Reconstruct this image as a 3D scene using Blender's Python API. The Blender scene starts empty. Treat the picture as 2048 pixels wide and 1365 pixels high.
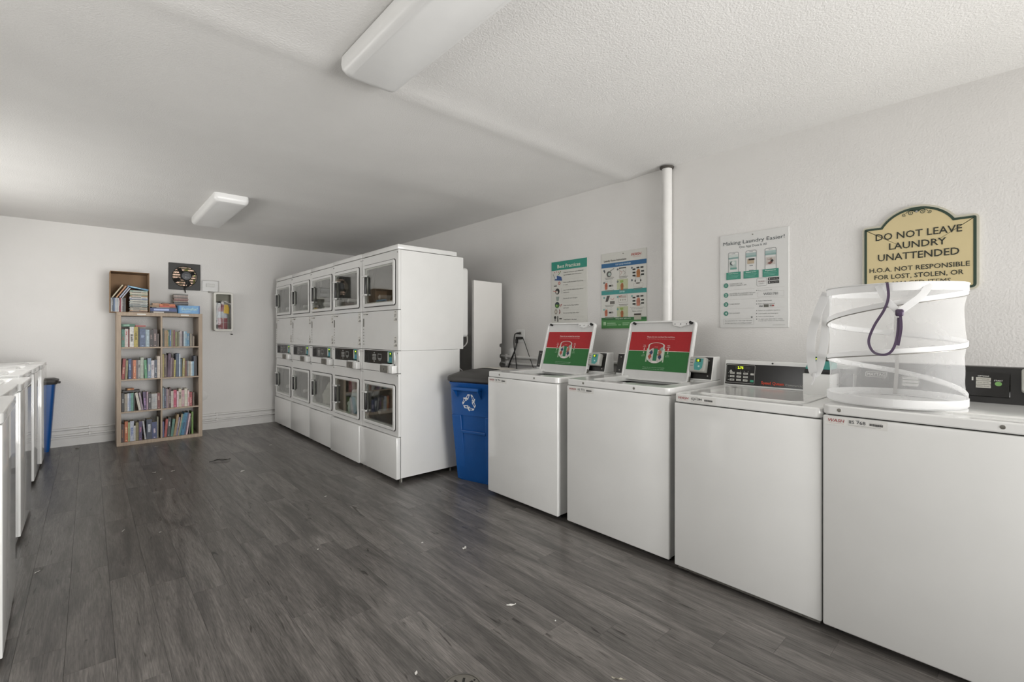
import bpy, bmesh, math, random
from mathutils import Vector, Matrix
R = math.radians
PI = math.pi
rnd = random.Random(11)
sc = bpy.context.scene
COL = sc.collection

# ------------------------------------------------------------------ camera
cam = bpy.data.cameras.new('camera')
cam.sensor_fit = 'HORIZONTAL'; cam.sensor_width = 36.0
cam.lens = 36.0*936.0/2048.0
cam.shift_y = -16.5/2048.0
cam.clip_start = 0.02
camo = bpy.data.objects.new('camera', cam); COL.objects.link(camo)
camo.location = (0, 0, 1.24)
camo.rotation_euler = (R(90), 0, -R(42.1424))
sc.camera = camo

# ------------------------------------------------------------------ view, sky and daylight
sc.view_settings.view_transform = 'Standard'
sc.view_settings.look = 'None'
sc.view_settings.gamma = 1.0
sc.view_settings.use_curve_mapping = False
sc.view_settings.exposure = 0.0
world = bpy.data.worlds.new('overcast_sky'); sc.world = world
world.use_nodes = True
bg = world.node_tree.nodes['Background']
bg.inputs[0].default_value = (0.93, 0.97, 1.0, 1)
bg.inputs[1].default_value = 0.45
sun = bpy.data.lights.new('sun', 'SUN'); sun.energy = 5.0; sun.angle = R(.6)
suno = bpy.data.objects.new('sun', sun); COL.objects.link(suno); suno.location = (1, -6, 8); suno.rotation_euler = (R(27), 0, 0)
def area(name, loc, rot, sx, sy, power, col=(1, .985, .96), spread=180):
    l = bpy.data.lights.new(name, 'AREA'); l.shape = 'RECTANGLE'; l.size = sx; l.size_y = sy
    l.energy = power; l.color = col; l.spread = R(spread)
    o = bpy.data.objects.new(name, l); COL.objects.link(o); o.location = loc; o.rotation_euler = rot
    return o
# daylight entering by the wide door opening behind the photographer
area('door_daylight', (1.75, -2.34, 1.1), (R(90), 0, R(8)), 2.5, 2.05, 51, (1, .99, .972), spread=80)
# added lamp in the doorway brightening the ceiling, in place of paving bounce
area('added_ceiling_fill', (1.75, -2.36, .55), (R(128), 0, 0), 2.5, 0.9, 30.5, (1, .985, .955), 120)
# added fill lamps, set in two invented windows over the left-hand washers
area('added_side_fill', (-1.15, 1.2, 1.70), (R(90), 0, R(-90)), 2.0, 0.8, 15)
area('added_far_side_fill', (-1.15, 5.05, 1.65), (R(74), 0, R(-90)), 2.1, 0.7, 23)

# ------------------------------------------------------------------ helpers
def lin(h):
    if not isinstance(h, str): return tuple(h)
    h = h.lstrip('#'); out = []
    for i in (0, 2, 4):
        c = int(h[i:i+2], 16)/255.0
        out.append(c/12.92 if c <= .04045 else ((c+.055)/1.055)**2.4)
    return tuple(out)
MATS = {}
def mat(name, col=None, rough=.5, metal=0.0, noise=0.0, nscale=30.0, bump=0.0, bscale=200.0, emit=None, estr=0.0,
        coat=0.0, alpha=None, stretch=None, spec=None, dist=.002):
    """procedural principled material; noise = relative colour variation, bump = fine relief"""
    if name in MATS: return MATS[name]
    m = bpy.data.materials.new(name); m.use_nodes = True
    nt = m.node_tree; b = nt.nodes['Principled BSDF']
    c = lin(col)
    b.inputs['Base Color'].default_value = (*c, 1)
    b.inputs['Roughness'].default_value = rough
    b.inputs['Metallic'].default_value = metal
    if spec is not None: b.inputs['Specular IOR Level'].default_value = spec
    if coat: b.inputs['Coat Weight'].default_value = coat; b.inputs['Coat Roughness'].default_value = .05
    if emit is not None:
        b.inputs['Emission Color'].default_value = (*lin(emit), 1); b.inputs['Emission Strength'].default_value = estr
    if alpha is not None: b.inputs['Alpha'].default_value = alpha
    if noise or bump:
        tc = nt.nodes.new('ShaderNodeTexCoord'); mp = nt.nodes.new('ShaderNodeMapping')
        nt.links.new(tc.outputs['Object'], mp.inputs[0])
        if stretch: mp.inputs['Scale'].default_value = stretch
        if noise:
            n = nt.nodes.new('ShaderNodeTexNoise'); n.inputs['Scale'].default_value = nscale; n.inputs['Detail'].default_value = 4
            nt.links.new(mp.outputs[0], n.inputs['Vector'])
            r = nt.nodes.new('ShaderNodeValToRGB')
            r.color_ramp.elements[0].position = .3; r.color_ramp.elements[1].position = .7
            r.color_ramp.elements[0].color = (*[x*(1-noise) for x in c], 1)
            r.color_ramp.elements[1].color = (*[min(1, x*(1+noise)) for x in c], 1)
            nt.links.new(n.outputs['Fac'], r.inputs[0]); nt.links.new(r.outputs[0], b.inputs['Base Color'])
        if bump:
            n2 = nt.nodes.new('ShaderNodeTexNoise'); n2.inputs['Scale'].default_value = bscale; n2.inputs['Detail'].default_value = 3
            nt.links.new(mp.outputs[0], n2.inputs['Vector'])
            bp = nt.nodes.new('ShaderNodeBump'); bp.inputs['Strength'].default_value = bump; bp.inputs['Distance'].default_value = dist
            nt.links.new(n2.outputs['Fac'], bp.inputs['Height']); nt.links.new(bp.outputs[0], b.inputs['Normal'])
    MATS[name] = m
    return m
def cmat(h, rough=.55):
    return mat('print_'+h+'_%02d' % int(rough*100), h, rough, noise=.04, nscale=60)

def rr(cx, cy, w, h, r, n=4):
    """rounded rectangle outline, counter-clockwise"""
    r = min(r, w/2-1e-5, h/2-1e-5); out = []
    for (sx, sy, a0) in ((1, 1, 0), (-1, 1, 90), (-1, -1, 180), (1, -1, 270)):
        for k in range(n+1):
            a = R(a0+90*k/n)
            out.append((cx+sx*(w/2-r)+r*math.cos(a), cy+sy*(h/2-r)+r*math.sin(a)))
    return out
def circ(cx, cy, r, n=24, a0=0):
    return [(cx+r*math.cos(a0+2*PI*k/n), cy+r*math.sin(a0+2*PI*k/n)) for k in range(n)]
def p3(plane, a, b, c):
    return {'xy': (a, b, c), 'xz': (a, c, b), 'yz': (c, a, b)}[plane]

class MB:
    def __init__(s): s.v = []; s.f = []; s.m = []; s.mats = []
    def mi(s, m):
        if m not in s.mats: s.mats.append(m)
        return s.mats.index(m)
    def add(s, vs, fs, m, M=None):
        k = len(s.v); i = s.mi(m)
        if M is not None: vs = [M @ Vector(v) for v in vs]
        s.v += [tuple(v) for v in vs]
        for f in fs: s.f.append(tuple(k+j for j in f)); s.m.append(i)
        return s
    def box(s, x0, y0, z0, x1, y1, z1, m, M=None):
        vs = [(x0,y0,z0),(x1,y0,z0),(x1,y1,z0),(x0,y1,z0),(x0,y0,z1),(x1,y0,z1),(x1,y1,z1),(x0,y1,z1)]
        return s.add(vs, [(0,3,2,1),(4,5,6,7),(0,1,5,4),(1,2,6,5),(2,3,7,6),(3,0,4,7)], m, M)
    def rbox(s, x0, y0, z0, x1, y1, z1, m, r=.005, seg=2, M=None):
        bm = bmesh.new(); bmesh.ops.create_cube(bm, size=1)
        for v in bm.verts: v.co = Vector((x0+(v.co.x+.5)*(x1-x0), y0+(v.co.y+.5)*(y1-y0), z0+(v.co.z+.5)*(z1-z0)))
        r = min(r, abs(x1-x0)*.49, abs(y1-y0)*.49, abs(z1-z0)*.49)
        bmesh.ops.bevel(bm, geom=bm.edges[:], offset=r, segments=seg, profile=.5, affect='EDGES')
        bm.verts.index_update()
        s.add([v.co[:] for v in bm.verts], [[v.index for v in f.verts] for f in bm.faces], m, M); bm.free()
        return s
    def prism(s, poly, plane, a, b, m, M=None):
        n = len(poly)
        vs = [p3(plane, p[0], p[1], a) for p in poly]+[p3(plane, p[0], p[1], b) for p in poly]
        fs = [tuple(range(n-1, -1, -1)), tuple(range(n, 2*n))]+[(k, (k+1) % n, n+(k+1) % n, n+k) for k in range(n)]
        return s.add(vs, fs, m, M)
    def fan(s, poly, c, plane, a, b, m, M=None):
        """prism of a star-shaped outline, caps fanned from the point c"""
        n = len(poly)
        vs = [p3(plane, p[0], p[1], a) for p in poly]+[p3(plane, p[0], p[1], b) for p in poly]+[p3(plane, c[0], c[1], a), p3(plane, c[0], c[1], b)]
        fs = []
        for k in range(n): j = (k+1) % n; fs += [(j, k, 2*n), (n+k, n+j, 2*n+1), (k, j, n+j, n+k)]
        return s.add(vs, fs, m, M)
    def ring(s, po, pi, plane, a, b, m, M=None):
        n = len(po)
        vs = [p3(plane, *p, a) for p in po]+[p3(plane, *p, a) for p in pi]+[p3(plane, *p, b) for p in po]+[p3(plane, *p, b) for p in pi]
        fs = []
        for k in range(n):
            j = (k+1) % n
            fs += [(k, j, n+j, n+k), (2*n+j, 2*n+k, 3*n+k, 3*n+j), (j, k, 2*n+k, 2*n+j), (n+k, n+j, 3*n+j, 3*n+k)]
        return s.add(vs, fs, m, M)
    def loft(s, rings, m, cap0=True, cap1=True, M=None):
        n = len(rings[0]); vs = [p for r in rings for p in r]; fs = []
        for q in range(len(rings)-1):
            for k in range(n):
                j = (k+1) % n; fs.append((q*n+k, q*n+j, (q+1)*n+j, (q+1)*n+k))
        if cap0: fs.append(tuple(range(n-1, -1, -1)))
        if cap1: fs.append(tuple((len(rings)-1)*n+k for k in range(n)))
        return s.add(vs, fs, m, M)
    def cyl(s, p0, p1, r0, m, n=16, r1=None, M=None):
        p0 = Vector(p0); p1 = Vector(p1); r1 = r0 if r1 is None else r1
        d = (p1-p0).normalized(); u = d.orthogonal().normalized(); w = d.cross(u)
        return s.loft([[tuple(p0+(u*math.cos(2*PI*k/n)+w*math.sin(2*PI*k/n))*r0) for k in range(n)],
                       [tuple(p1+(u*math.cos(2*PI*k/n)+w*math.sin(2*PI*k/n))*r1) for k in range(n)]], m, M=M)
    def tube(s, pts, r, m, n=8, closed=False, M=None, flat=None):
        """flat = (wide, thin, up) gives a ribbon of that section, wide side across up"""
        pts = [Vector(p) for p in pts]; N = len(pts); rings = []; ref = None
        for k in range(N):
            a = pts[k-1] if (k > 0 or closed) else pts[k]
            b = pts[(k+1) % N] if (k < N-1 or closed) else pts[k]
            d = (b-a).normalized()
            if flat:
                up = Vector(flat[2]); u = d.cross(up)
                u = u.normalized() if u.length > 1e-4 else (ref or d.orthogonal().normalized())
                w = d.cross(u).normalized(); ref = u
                rings.append([tuple(pts[k]+u*(flat[0]/2*cx)+w*(flat[1]/2*cy)) for cx, cy in ((1,1),(-1,1),(-1,-1),(1,-1))])
            else:
                if ref is None: ref = d.orthogonal().normalized()
                u = (ref-d*ref.dot(d)).normalized(); ref = u; w = d.cross(u)
                rr_ = r[k] if isinstance(r, (list, tuple)) else r
                rings.append([tuple(pts[k]+(u*math.cos(2*PI*j/n)+w*math.sin(2*PI*j/n))*rr_) for j in range(n)])
        if closed: rings.append(rings[0])
        return s.loft(rings, m, not closed, not closed, M)
    def lathe(s, prof, m, c=(0, 0, 0), n=24, axis='z', M=None, open0=False):
        rings = []
        for (r, z) in prof:
            ring = []
            for k in range(n):
                a = 2*PI*k/n; x = r*math.cos(a); y = r*math.sin(a)
                p = {'z': (x, y, z), 'y': (x, z, y), 'x': (z, x, y)}[axis]
                ring.append((c[0]+p[0], c[1]+p[1], c[2]+p[2]))
            rings.append(ring)
        return s.loft(rings, m, prof[0][0] > 1e-6 and not open0, prof[-1][0] > 1e-6, M)
    def mesh(s, name):
        me = bpy.data.meshes.new(name); me.from_pydata(s.v, [], s.f)
        for m in s.mats: me.materials.append(m)
        me.polygons.foreach_set('material_index', s.m)
        bm = bmesh.new(); bm.from_mesh(me); bmesh.ops.recalc_face_normals(bm, faces=bm.faces[:]); bm.to_mesh(me); bm.free()
        me.update(); return me
    def build(s, name, parent=None, smooth=False, bevel=0, seg=2, loc=None, rot=None):
        me = s.mesh(name)
        if smooth or bevel:
            me.polygons.foreach_set('use_smooth', [True]*len(me.polygons)); me.set_sharp_from_angle(angle=R(32))
        o = bpy.data.objects.new(name, me); COL.objects.link(o)
        if parent: o.parent = parent
        if loc: o.location = loc
        if rot: o.rotation_euler = rot
        if bevel:
            b = o.modifiers.new('bevel', 'BEVEL'); b.width = bevel; b.segments = seg; b.limit_method = 'ANGLE'; b.angle_limit = R(40)
            b.harden_normals = False
        return o
def tag(o, label=None, cat=None, group=None, kind=None):
    if label: o['label'] = label
    if cat: o['category'] = cat
    if group: o['group'] = group
    if kind: o['kind'] = kind
    return o
def thing(name, label, cat, loc=(0, 0, 0), rz=0.0, group=None):
    o = bpy.data.objects.new(name, None); COL.objects.link(o); o.empty_display_size = .05
    o.location = loc; o.rotation_euler = (0, 0, rz)
    return tag(o, label, cat, group)
def struct(o, label=None):
    o['kind'] = 'structure'
    if label: o['label'] = label
    return o

_TX = {}
def text_geo(s, bold=0.0, shear=0.0):
    key = (s, bold, shear)
    if key in _TX: return _TX[key]
    cu = bpy.data.curves.new('text', 'FONT'); cu.body = s; cu.size = 1.0; cu.resolution_u = 2; cu.offset = bold; cu.shear = shear
    cu.dimensions = '2D'; cu.fill_mode = 'FRONT'
    o = bpy.data.objects.new('text', cu)
    me = bpy.data.meshes.new_from_object(o)
    vs = [(v.co.x, v.co.y) for v in me.vertices]; fs = [tuple(p.vertices) for p in me.polygons]
    bpy.data.meshes.remove(me); bpy.data.objects.remove(o); bpy.data.curves.remove(cu)
    _TX[key] = (vs, fs); return _TX[key]
_cap = max(v[1] for v in text_geo('H')[0])
class Flat:
    """flat print on a face: o origin, r right, u up, n outward normal"""
    def __init__(s, o, r, u, n, lift=.0006):
        s.o = Vector(o); s.r = Vector(r).normalized(); s.u = Vector(u).normalized(); s.n = Vector(n).normalized(); s.l = lift
        s.art = MB(); s.let = MB()
    def P(s, x, y, L): return tuple(s.o+s.r*x+s.u*y+s.n*(s.l*L))
    def poly(s, pts, col, L=1, rough=.55): s.art.add([s.P(x, y, L) for x, y in pts], [tuple(range(len(pts)))], cmat(col, rough)); return s
    def rect(s, x0, y0, x1, y1, col, L=1, rough=.55): return s.poly([(x0,y0),(x1,y0),(x1,y1),(x0,y1)], col, L, rough)
    def disc(s, x, y, r, col, L=1, n=20, sy=1): return s.poly([(px, y+(py-y)*sy) for px, py in circ(x, y, r, n)], col, L)
    def band(s, po, pi, col, L=1):
        n = len(po)
        s.art.add([s.P(*p, L) for p in po]+[s.P(*p, L) for p in pi], [(k, (k+1) % n, n+(k+1) % n, n+k) for k in range(n)], cmat(col)); return s
    def frame(s, x0, y0, x1, y1, t, col, L=1, r=0.0):
        cx, cy, w, h = (x0+x1)/2, (y0+y1)/2, x1-x0, y1-y0; r = max(r, 1e-4)
        return s.band(rr(cx, cy, w, h, r+t, 4), rr(cx, cy, w-2*t, h-2*t, r, 4), col, L)
    def line(s, pts, w, col, L=1):
        for (a, b) in zip(pts[:-1], pts[1:]):
            dx, dy = b[0]-a[0], b[1]-a[1]; d = math.hypot(dx, dy) or 1; nx, ny = -dy/d*w/2, dx/d*w/2
            s.poly([(a[0]-nx, a[1]-ny), (b[0]-nx, b[1]-ny), (b[0]+nx, b[1]+ny), (a[0]+nx, a[1]+ny)], col, L)
        return s
    def text(s, t, x, y, h, col, w=None, al='l', bold=0.0, L=3, rot=0.0, sx=1.0, shear=0.0, rough=.55):
        """x, y = left/centre and baseline; h = cap height; w = total width if forced"""
        vs, fs = text_geo(t, 0.0 if 'M' in t else bold*.5, shear)
        if not vs: return s
        k = h/_cap; x0 = min(v[0] for v in vs); x1 = max(v[0] for v in vs)
        kx = (w/(x1-x0)) if w else k*sx; W = (x1-x0)*kx
        off = {'l': 0, 'c': -W/2, 'r': -W}[al]; c, q = math.cos(rot), math.sin(rot); out = []
        for a, b in vs:
            a = (a-x0)*kx+off; b = b*k
            out.append(s.P(x+a*c-b*q, y+a*q+b*c, L))
        s.let.add(out, fs, cmat(col, rough)); return s
    def build(s, parent, art='printed_artwork', let='lettering'):
        if s.art.f: tag(s.art.build(art, parent), kind='stuff')
        if s.let.f: tag(s.let.build(let, parent), kind='stuff')

# ------------------------------------------------------------------ materials
ENAMEL = mat('white_enamel', (.80, .80, .785), .10, noise=.015, nscale=6, coat=.4)
ENAMEL2 = mat('white_enamel_satin', (.76, .76, .745), .3, noise=.02, nscale=9, bump=.08, bscale=420)
DECKW = mat('white_deck_enamel', (.80, .80, .785), .14, noise=.015, nscale=8, coat=.2)
BLACKP = mat('black_plastic', '1b1a19', .38, noise=.1, nscale=60)
BLACKG = mat('black_gloss_panel', '161514', .18, noise=.08, nscale=40)
RUBBER = mat('dark_rubber', '141414', .7, noise=.1)
STEEL = mat('brushed_steel', '9c9a95', .32, metal=1, noise=.06, nscale=80)
STEELD = mat('dull_steel', '84827c', .48, metal=.85, noise=.08, nscale=50)
GALV = mat('galvanised_drum', 'a8a7a2', .4, metal=.8, noise=.07, nscale=30)
WALLM = mat('wall_paint', (.725, .712, .694), .55, noise=.02, nscale=2.5, bump=.30, bscale=105, dist=.005)
CEILM = mat('ceiling_paint', (.80, .79, .772), .8, noise=.02, nscale=3, bump=.42, bscale=125, dist=.005)
TRIMW = mat('trim_paint', (.66, .65, .63), .45, noise=.03, nscale=12, bump=.1, bscale=60)
PIPEW = mat('painted_pipe', (.72, .71, .69), .35, noise=.02, nscale=20)
WHITEP = mat('white_plastic', (.78, .78, .77), .4, noise=.02, nscale=30)
GREYP = mat('grey_plastic', 'b4b4ae', .45, noise=.04, nscale=40)
DARKM = mat('dark_cavity', '24221f', .9, noise=.1)
def glass_mat(name, tint, base=.10, rough=.02):
    """clear pane: transparent body with a mirror sheen that grows toward grazing angles"""
    m = bpy.data.materials.new(name); m.use_nodes = True; nt = m.node_tree; nt.nodes.clear(); N = nt.nodes.new
    o = N('ShaderNodeOutputMaterial'); mx = N('ShaderNodeMixShader'); lw = N('ShaderNodeLayerWeight'); pw = N('ShaderNodeMath'); ma = N('ShaderNodeMath')
    t = N('ShaderNodeBsdfTransparent'); g = N('ShaderNodeBsdfGlossy')
    lw.inputs['Blend'].default_value = .5; pw.operation = 'POWER'; pw.inputs[1].default_value = 4; ma.operation = 'MULTIPLY_ADD'; ma.inputs[1].default_value = .6; ma.inputs[2].default_value = base
    t.inputs[0].default_value = (*tint, 1); g.inputs['Roughness'].default_value = rough; g.inputs['Color'].default_value = (.95, .95, .95, 1)
    nt.links.new(lw.outputs['Facing'], pw.inputs[0]); nt.links.new(pw.outputs[0], ma.inputs[0])
    nt.links.new(ma.outputs[0], mx.inputs[0]); nt.links.new(t.outputs[0], mx.inputs[1]); nt.links.new(g.outputs[0], mx.inputs[2])
    nt.links.new(mx.outputs[0], o.inputs[0]); return m
GLASS = glass_mat('door_glass', (.90, .91, .89), .13, .03)
CLEAR = glass_mat('clear_acrylic', (.97, .97, .97), .010, .02)

def plank_mat():
    m = bpy.data.materials.new('grey_oak_vinyl'); m.use_nodes = True; nt = m.node_tree; b = nt.nodes['Principled BSDF']; N = nt.nodes.new; Lk = nt.links.new
    tc = N('ShaderNodeTexCoord'); oi = N('ShaderNodeObjectInfo')
    mul = N('ShaderNodeVectorMath'); mul.operation = 'SCALE'; mul.inputs[0].default_value = (13.7, 41.3, 7.1); Lk(oi.outputs['Random'], mul.inputs['Scale'])
    add = N('ShaderNodeVectorMath'); add.operation = 'ADD'; Lk(tc.outputs['Object'], add.inputs[0]); Lk(mul.outputs[0], add.inputs[1])
    def noise(sx, sy, scale, det, dis=0.0):
        mp = N('ShaderNodeMapping'); mp.inputs['Scale'].default_value = (sx, sy, 1); Lk(add.outputs[0], mp.inputs[0])
        n = N('ShaderNodeTexNoise'); n.inputs['Scale'].default_value = scale; n.inputs['Detail'].default_value = det; n.inputs['Distortion'].default_value = dis
        Lk(mp.outputs[0], n.inputs['Vector']); return n.outputs['Fac']
    broad = noise(14, 1.5, 1, 5, 1.1)      # soft light and dark streaks along the board
    fine = noise(230, 11, 1, 6, .5)     # fine grain
    knot = noise(26, 3.4, 1, 3, 1.8)    # dark cracks and knots
    ramp = N('ShaderNodeValToRGB'); e = ramp.color_ramp.elements
    e[0].position = .30; e[0].color = (*lin('504d4a'), 1); e[1].position = .70; e[1].color = (*lin('817c78'), 1); Lk(broad, ramp.inputs[0])
    fr = N('ShaderNodeValToRGB'); fr.color_ramp.elements[0].position = .3; fr.color_ramp.elements[0].color = (.60, .60, .60, 1)
    fr.color_ramp.elements[1].position = .7; fr.color_ramp.elements[1].color = (1.2, 1.2, 1.2, 1); Lk(fine, fr.inputs[0])
    kr = N('ShaderNodeValToRGB'); kr.color_ramp.elements[0].position = .26; kr.color_ramp.elements[0].color = (.26, .24, .22, 1)
    kr.color_ramp.elements[1].position = .35; kr.color_ramp.elements[1].color = (1, 1, 1, 1); Lk(knot, kr.inputs[0])
    def mulc(a, bb):
        x = N('ShaderNodeMix'); x.data_type = 'RGBA'; x.blend_type = 'MULTIPLY'; x.inputs[0].default_value = 1
        Lk(a, x.inputs[6]); Lk(bb, x.inputs[7]); return x.outputs[2]
    tone = N('ShaderNodeMapRange'); tone.inputs['To Min'].default_value = .76; tone.inputs['To Max'].default_value = 1.12; Lk(oi.outputs['Random'], tone.inputs['Value'])
    comb = N('ShaderNodeCombineColor'); [Lk(tone.outputs[0], comb.inputs[i]) for i in range(3)]
    mpw = N('ShaderNodeMapping'); mpw.inputs['Scale'].default_value = (1, .10, 1); Lk(add.outputs[0], mpw.inputs[0])      # cathedral figure
    wv = N('ShaderNodeTexWave'); wv.wave_type = 'BANDS'; wv.bands_direction = 'X'; wv.inputs['Scale'].default_value = 22; wv.inputs['Distortion'].default_value = 9
    wv.inputs['Detail'].default_value = 3; wv.inputs['Detail Scale'].default_value = 4.5; Lk(mpw.outputs[0], wv.inputs['Vector'])
    wr = N('ShaderNodeValToRGB'); wr.color_ramp.elements[0].position = .0; wr.color_ramp.elements[0].color = (.84, .84, .84, 1)
    wr.color_ramp.elements[1].position = .55; wr.color_ramp.elements[1].color = (1.05, 1.05, 1.05, 1); Lk(wv.outputs['Fac'], wr.inputs[0])
    c = mulc(mulc(mulc(mulc(ramp.outputs[0], fr.outputs[0]), kr.outputs[0]), comb.outputs[0]), wr.outputs[0])
    Lk(c, b.inputs['Base Color'])
    rg = N('ShaderNodeMapRange'); rg.inputs['To Min'].default_value = .24; rg.inputs['To Max'].default_value = .40; Lk(fine, rg.inputs['Value']); Lk(rg.outputs[0], b.inputs['Roughness'])
    bp = N('ShaderNodeBump'); bp.inputs['Strength'].default_value = .12; bp.inputs['Distance'].default_value = .001; Lk(fine, bp.inputs['Height']); Lk(bp.outputs[0], b.inputs['Normal'])
    return m
PLANK = plank_mat()

# ------------------------------------------------------------------ the room
XL, XR, YN, YB, CZ = -1.12, 3.14, -2.3, 7.068, 2.445
# floor: slab and one object per plank
fl = MB().box(XL-.15, YN-.15, -.12, XR+.15, YB+.15, -.006, mat('floor_slab', '2b2927', .8, noise=.1)).build('floor')
struct(fl)
PW, PL, G = .1448, .962, .0004
def plank_mesh(w, l):
    h = .006; c = .0005; m = MB()
    a = [(0, 0), (w, 0), (w, l), (0, l)]; b = [(c, c), (w-c, c), (w-c, l-c), (c, l-c)]
    m.loft([[(x, y, -h) for x, y in a], [(x, y, -c) for x, y in a], [(x, y, 0) for x, y in b]], PLANK, False, True)
    return m.mesh('plank')
FULL = plank_mesh(PW-G, PL-G)
JOINT = {-2: 2.767, -1: 2.55, 0: 2.338, 1: 2.118, 2: 2.882, 3: 2.66, 4: 2.451, 5: 2.144, 6: 1.986, 7: 1.822, 8: 1.66, 9: 1.504, 10: 1.337,
         11: 1.18, 12: 1.006, 13: .84, 14: 1.626, 15: .513}
for k in range(-7, 22):
    x0 = -.067+PW*k; x1 = x0+PW-G
    xa, xb = max(x0, XL), min(x1, XR)
    if xb-xa < .01: continue
    y = JOINT.get(k, 2.3-.19*k) % PL
    y = y-PL*math.ceil((y-YN)/PL)
    while y < YB:
        ya, yb = max(y, YN), min(y+PL-G, YB)
        if yb-ya > .02:
            whole = (xb-xa > PW-2*G) and (yb-ya > PL-2*G)
            me = FULL if whole else plank_mesh(xb-xa, yb-ya)
            o = bpy.data.objects.new('plank', me); COL.objects.link(o); o.parent = fl; o.location = (xa, ya, 0)
        y += PL
# back wall with the square fan opening
FX, FZ, FH = .889, 1.938, .128     # fan centre, half size of the opening
w = MB()
for (xa, za, xb, zb) in ((XL-.15, -.1, FX-FH, CZ+.1), (FX+FH, -.1, XR+.15, CZ+.1), (FX-FH, -.1, FX+FH, FZ-FH), (FX-FH, FZ+FH, FX+FH, CZ+.1)):
    w.box(xa, YB, za, xb, YB+.14, zb, WALLM)
struct(w.build('wall_back'))
struct(MB().box(XR, YN-.15, -.1, XR+.15, YB, CZ+.1, WALLM).build('wall_right'))
w = MB(); LW = [(.2, 2.2), (3.95, 6.15)]; LZ0, LZ1 = 1.28, 2.1     # unseen left wall; two windows added above the washers for the fill lamps
w.box(XL-.15, YN-.15, -.1, XL, YB, LZ0, WALLM).box(XL-.15, YN-.15, LZ1, XL, YB, CZ+.1, WALLM)
for ya, yb in ((YN-.15, .2), (2.2, 3.95), (6.15, YB)): w.box(XL-.15, ya, LZ0, XL, yb, LZ1, WALLM)
struct(w.build('wall_left'))
for q, (ya, yb) in enumerate(LW):  # frames of the added windows, out of view
    f = MB(); x0, x1 = XL-.10, XL-.05
    f.box(x0, ya, LZ0, x1, ya+.04, LZ1, WHITEP).box(x0, yb-.04, LZ0, x1, yb, LZ1, WHITEP).box(x0, ya+.04, LZ0, x1, yb-.04, LZ0+.04, WHITEP).box(x0, ya+.04, LZ1-.04, x1, yb-.04, LZ1, WHITEP)
    f.box(x0, (ya+yb)/2-.02, LZ0+.04, x1, (ya+yb)/2+.02, LZ1-.04, WHITEP); struct(f.build('added_window_%d' % (q+1)))
# wall behind the photographer with the wide door opening
w = MB()
DX0, DX1, DZ = .5, 3.0, 2.14
for (xa, za, xb, zb) in ((DX1, -.1, XR, CZ+.1), (DX0, DZ, DX1, CZ+.1), (XL, -.1, DX0, CZ+.1)):
    w.box(xa, YN-.15, za, xb, YN, zb, WALLM)
struct(w.build('wall_front'))
t = MB()
for (xa, za, xb, zb) in ((DX0-.07, 0, DX0, DZ+.07), (DX1, 0, DX1+.07, DZ+.07), (DX0, DZ, DX1, DZ+.07)): t.box(xa, YN, za, xb, YN+.018, zb, TRIMW)
struct(t.build('trim_1'))
# ceiling: plaster skin with the raised drywall joint across the room
prof = [(YN-.15, 0), (1.90, 0), (1.98, -.001), (2.05, -.006), (2.11, -.012), (2.16, -.007), (2.24, -.004), (2.4, -.004), (3.28, -.004), (3.36, -.0065), (3.44, -.004),
        (4.5, -.004), (4.58, -.0065), (4.66, -.004), (5.72, -.004), (5.80, -.0065), (5.88, -.004), (YB+.15, -.004)]
c = MB(); n = len(prof)
vs = [(x, y, CZ+d) for x in (XL-.15, XR+.15) for y, d in prof]+[(x, y, CZ+.12) for x in (XL-.15, XR+.15) for y in (YN-.15, YB+.15)]
fs = [(k, k+1, n+k+1, n+k) for k in range(n-1)]+[(2*n, 2*n+1, 2*n+3, 2*n+2)]
c.add(vs, fs, CEILM)
struct(c.build('ceiling', smooth=True))
# baseboard and the two surface pipes along the back wall
def baseprof(m, xa, xb):
    m.prism([(YB-.016, 0), (YB, 0), (YB, .086), (YB-.010, .086), (YB-.016, .078)], 'yz', xa, xb, TRIMW)
bb = MB(); baseprof(bb, XL, 2.5); struct(bb.build('baseboard_back'))
for z, r, lab in ((.185, .0135, 'upper painted pipe running low along the back wall'), (.118, .0125, 'lower painted pipe running just above the back baseboard')):
    t = thing('wall_pipe', lab, 'pipe', (0, YB-.022, z), 0, 'low pipes on the back wall')
    MB().cyl((XL+.02, 0, 0), (2.45, 0, 0), r, PIPEW, 12).build('pipe_run', t, smooth=True)
    for x in (-.06, 1.16, 2.2):
        MB().cyl((x-.022, 0, 0), (x+.022, 0, 0), r+.004, PIPEW, 12).build('coupling', t, smooth=True)
        MB().rbox(x+.06, -.012, -r-.004, x+.078, .022, r+.006, PIPEW, .003).build('clip', t)
# exterior: paving, a stucco wall and a shrub seen through the fan
struct(MB().box(-14, -14, -.3, 16, 22, -.13, mat('paving', 'a9a59c', .85, noise=.08, nscale=3)).build('ground'))
struct(MB().box(-3.5, 10.2, -.13, 5, 10.35, 4.6, mat('pink_stucco', 'd9b9a6', .85, noise=.05, nscale=4, bump=.3)).build('wall_outside'))
sh = thing('shrub', 'yellow-green shrub outdoors, glimpsed through the wall fan', 'shrub', (2.2, 9.3, -.13))
lf = MB(); LEAF = mat('shrub_leaf', '93a04f', .6, noise=.3, nscale=9); r2 = random.Random(3)
for k in range(900):
    p = Vector((r2.uniform(-1.1, 1.3), r2.uniform(-.5, .5), r2.uniform(.3, 3.9))); a = r2.uniform(0, 6.28); b = r2.uniform(-.9, .9); s = r2.uniform(.05, .10)
    u = Vector((math.cos(a), math.sin(a), b)).normalized(); v = u.cross(Vector((r2.uniform(-1, 1), r2.uniform(-1, 1), 1))).normalized()
    lf.add([p-u*s, p+v*s*.4, p+u*s, p-v*s*.4], [(0, 1, 2, 3)], LEAF)
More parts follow.
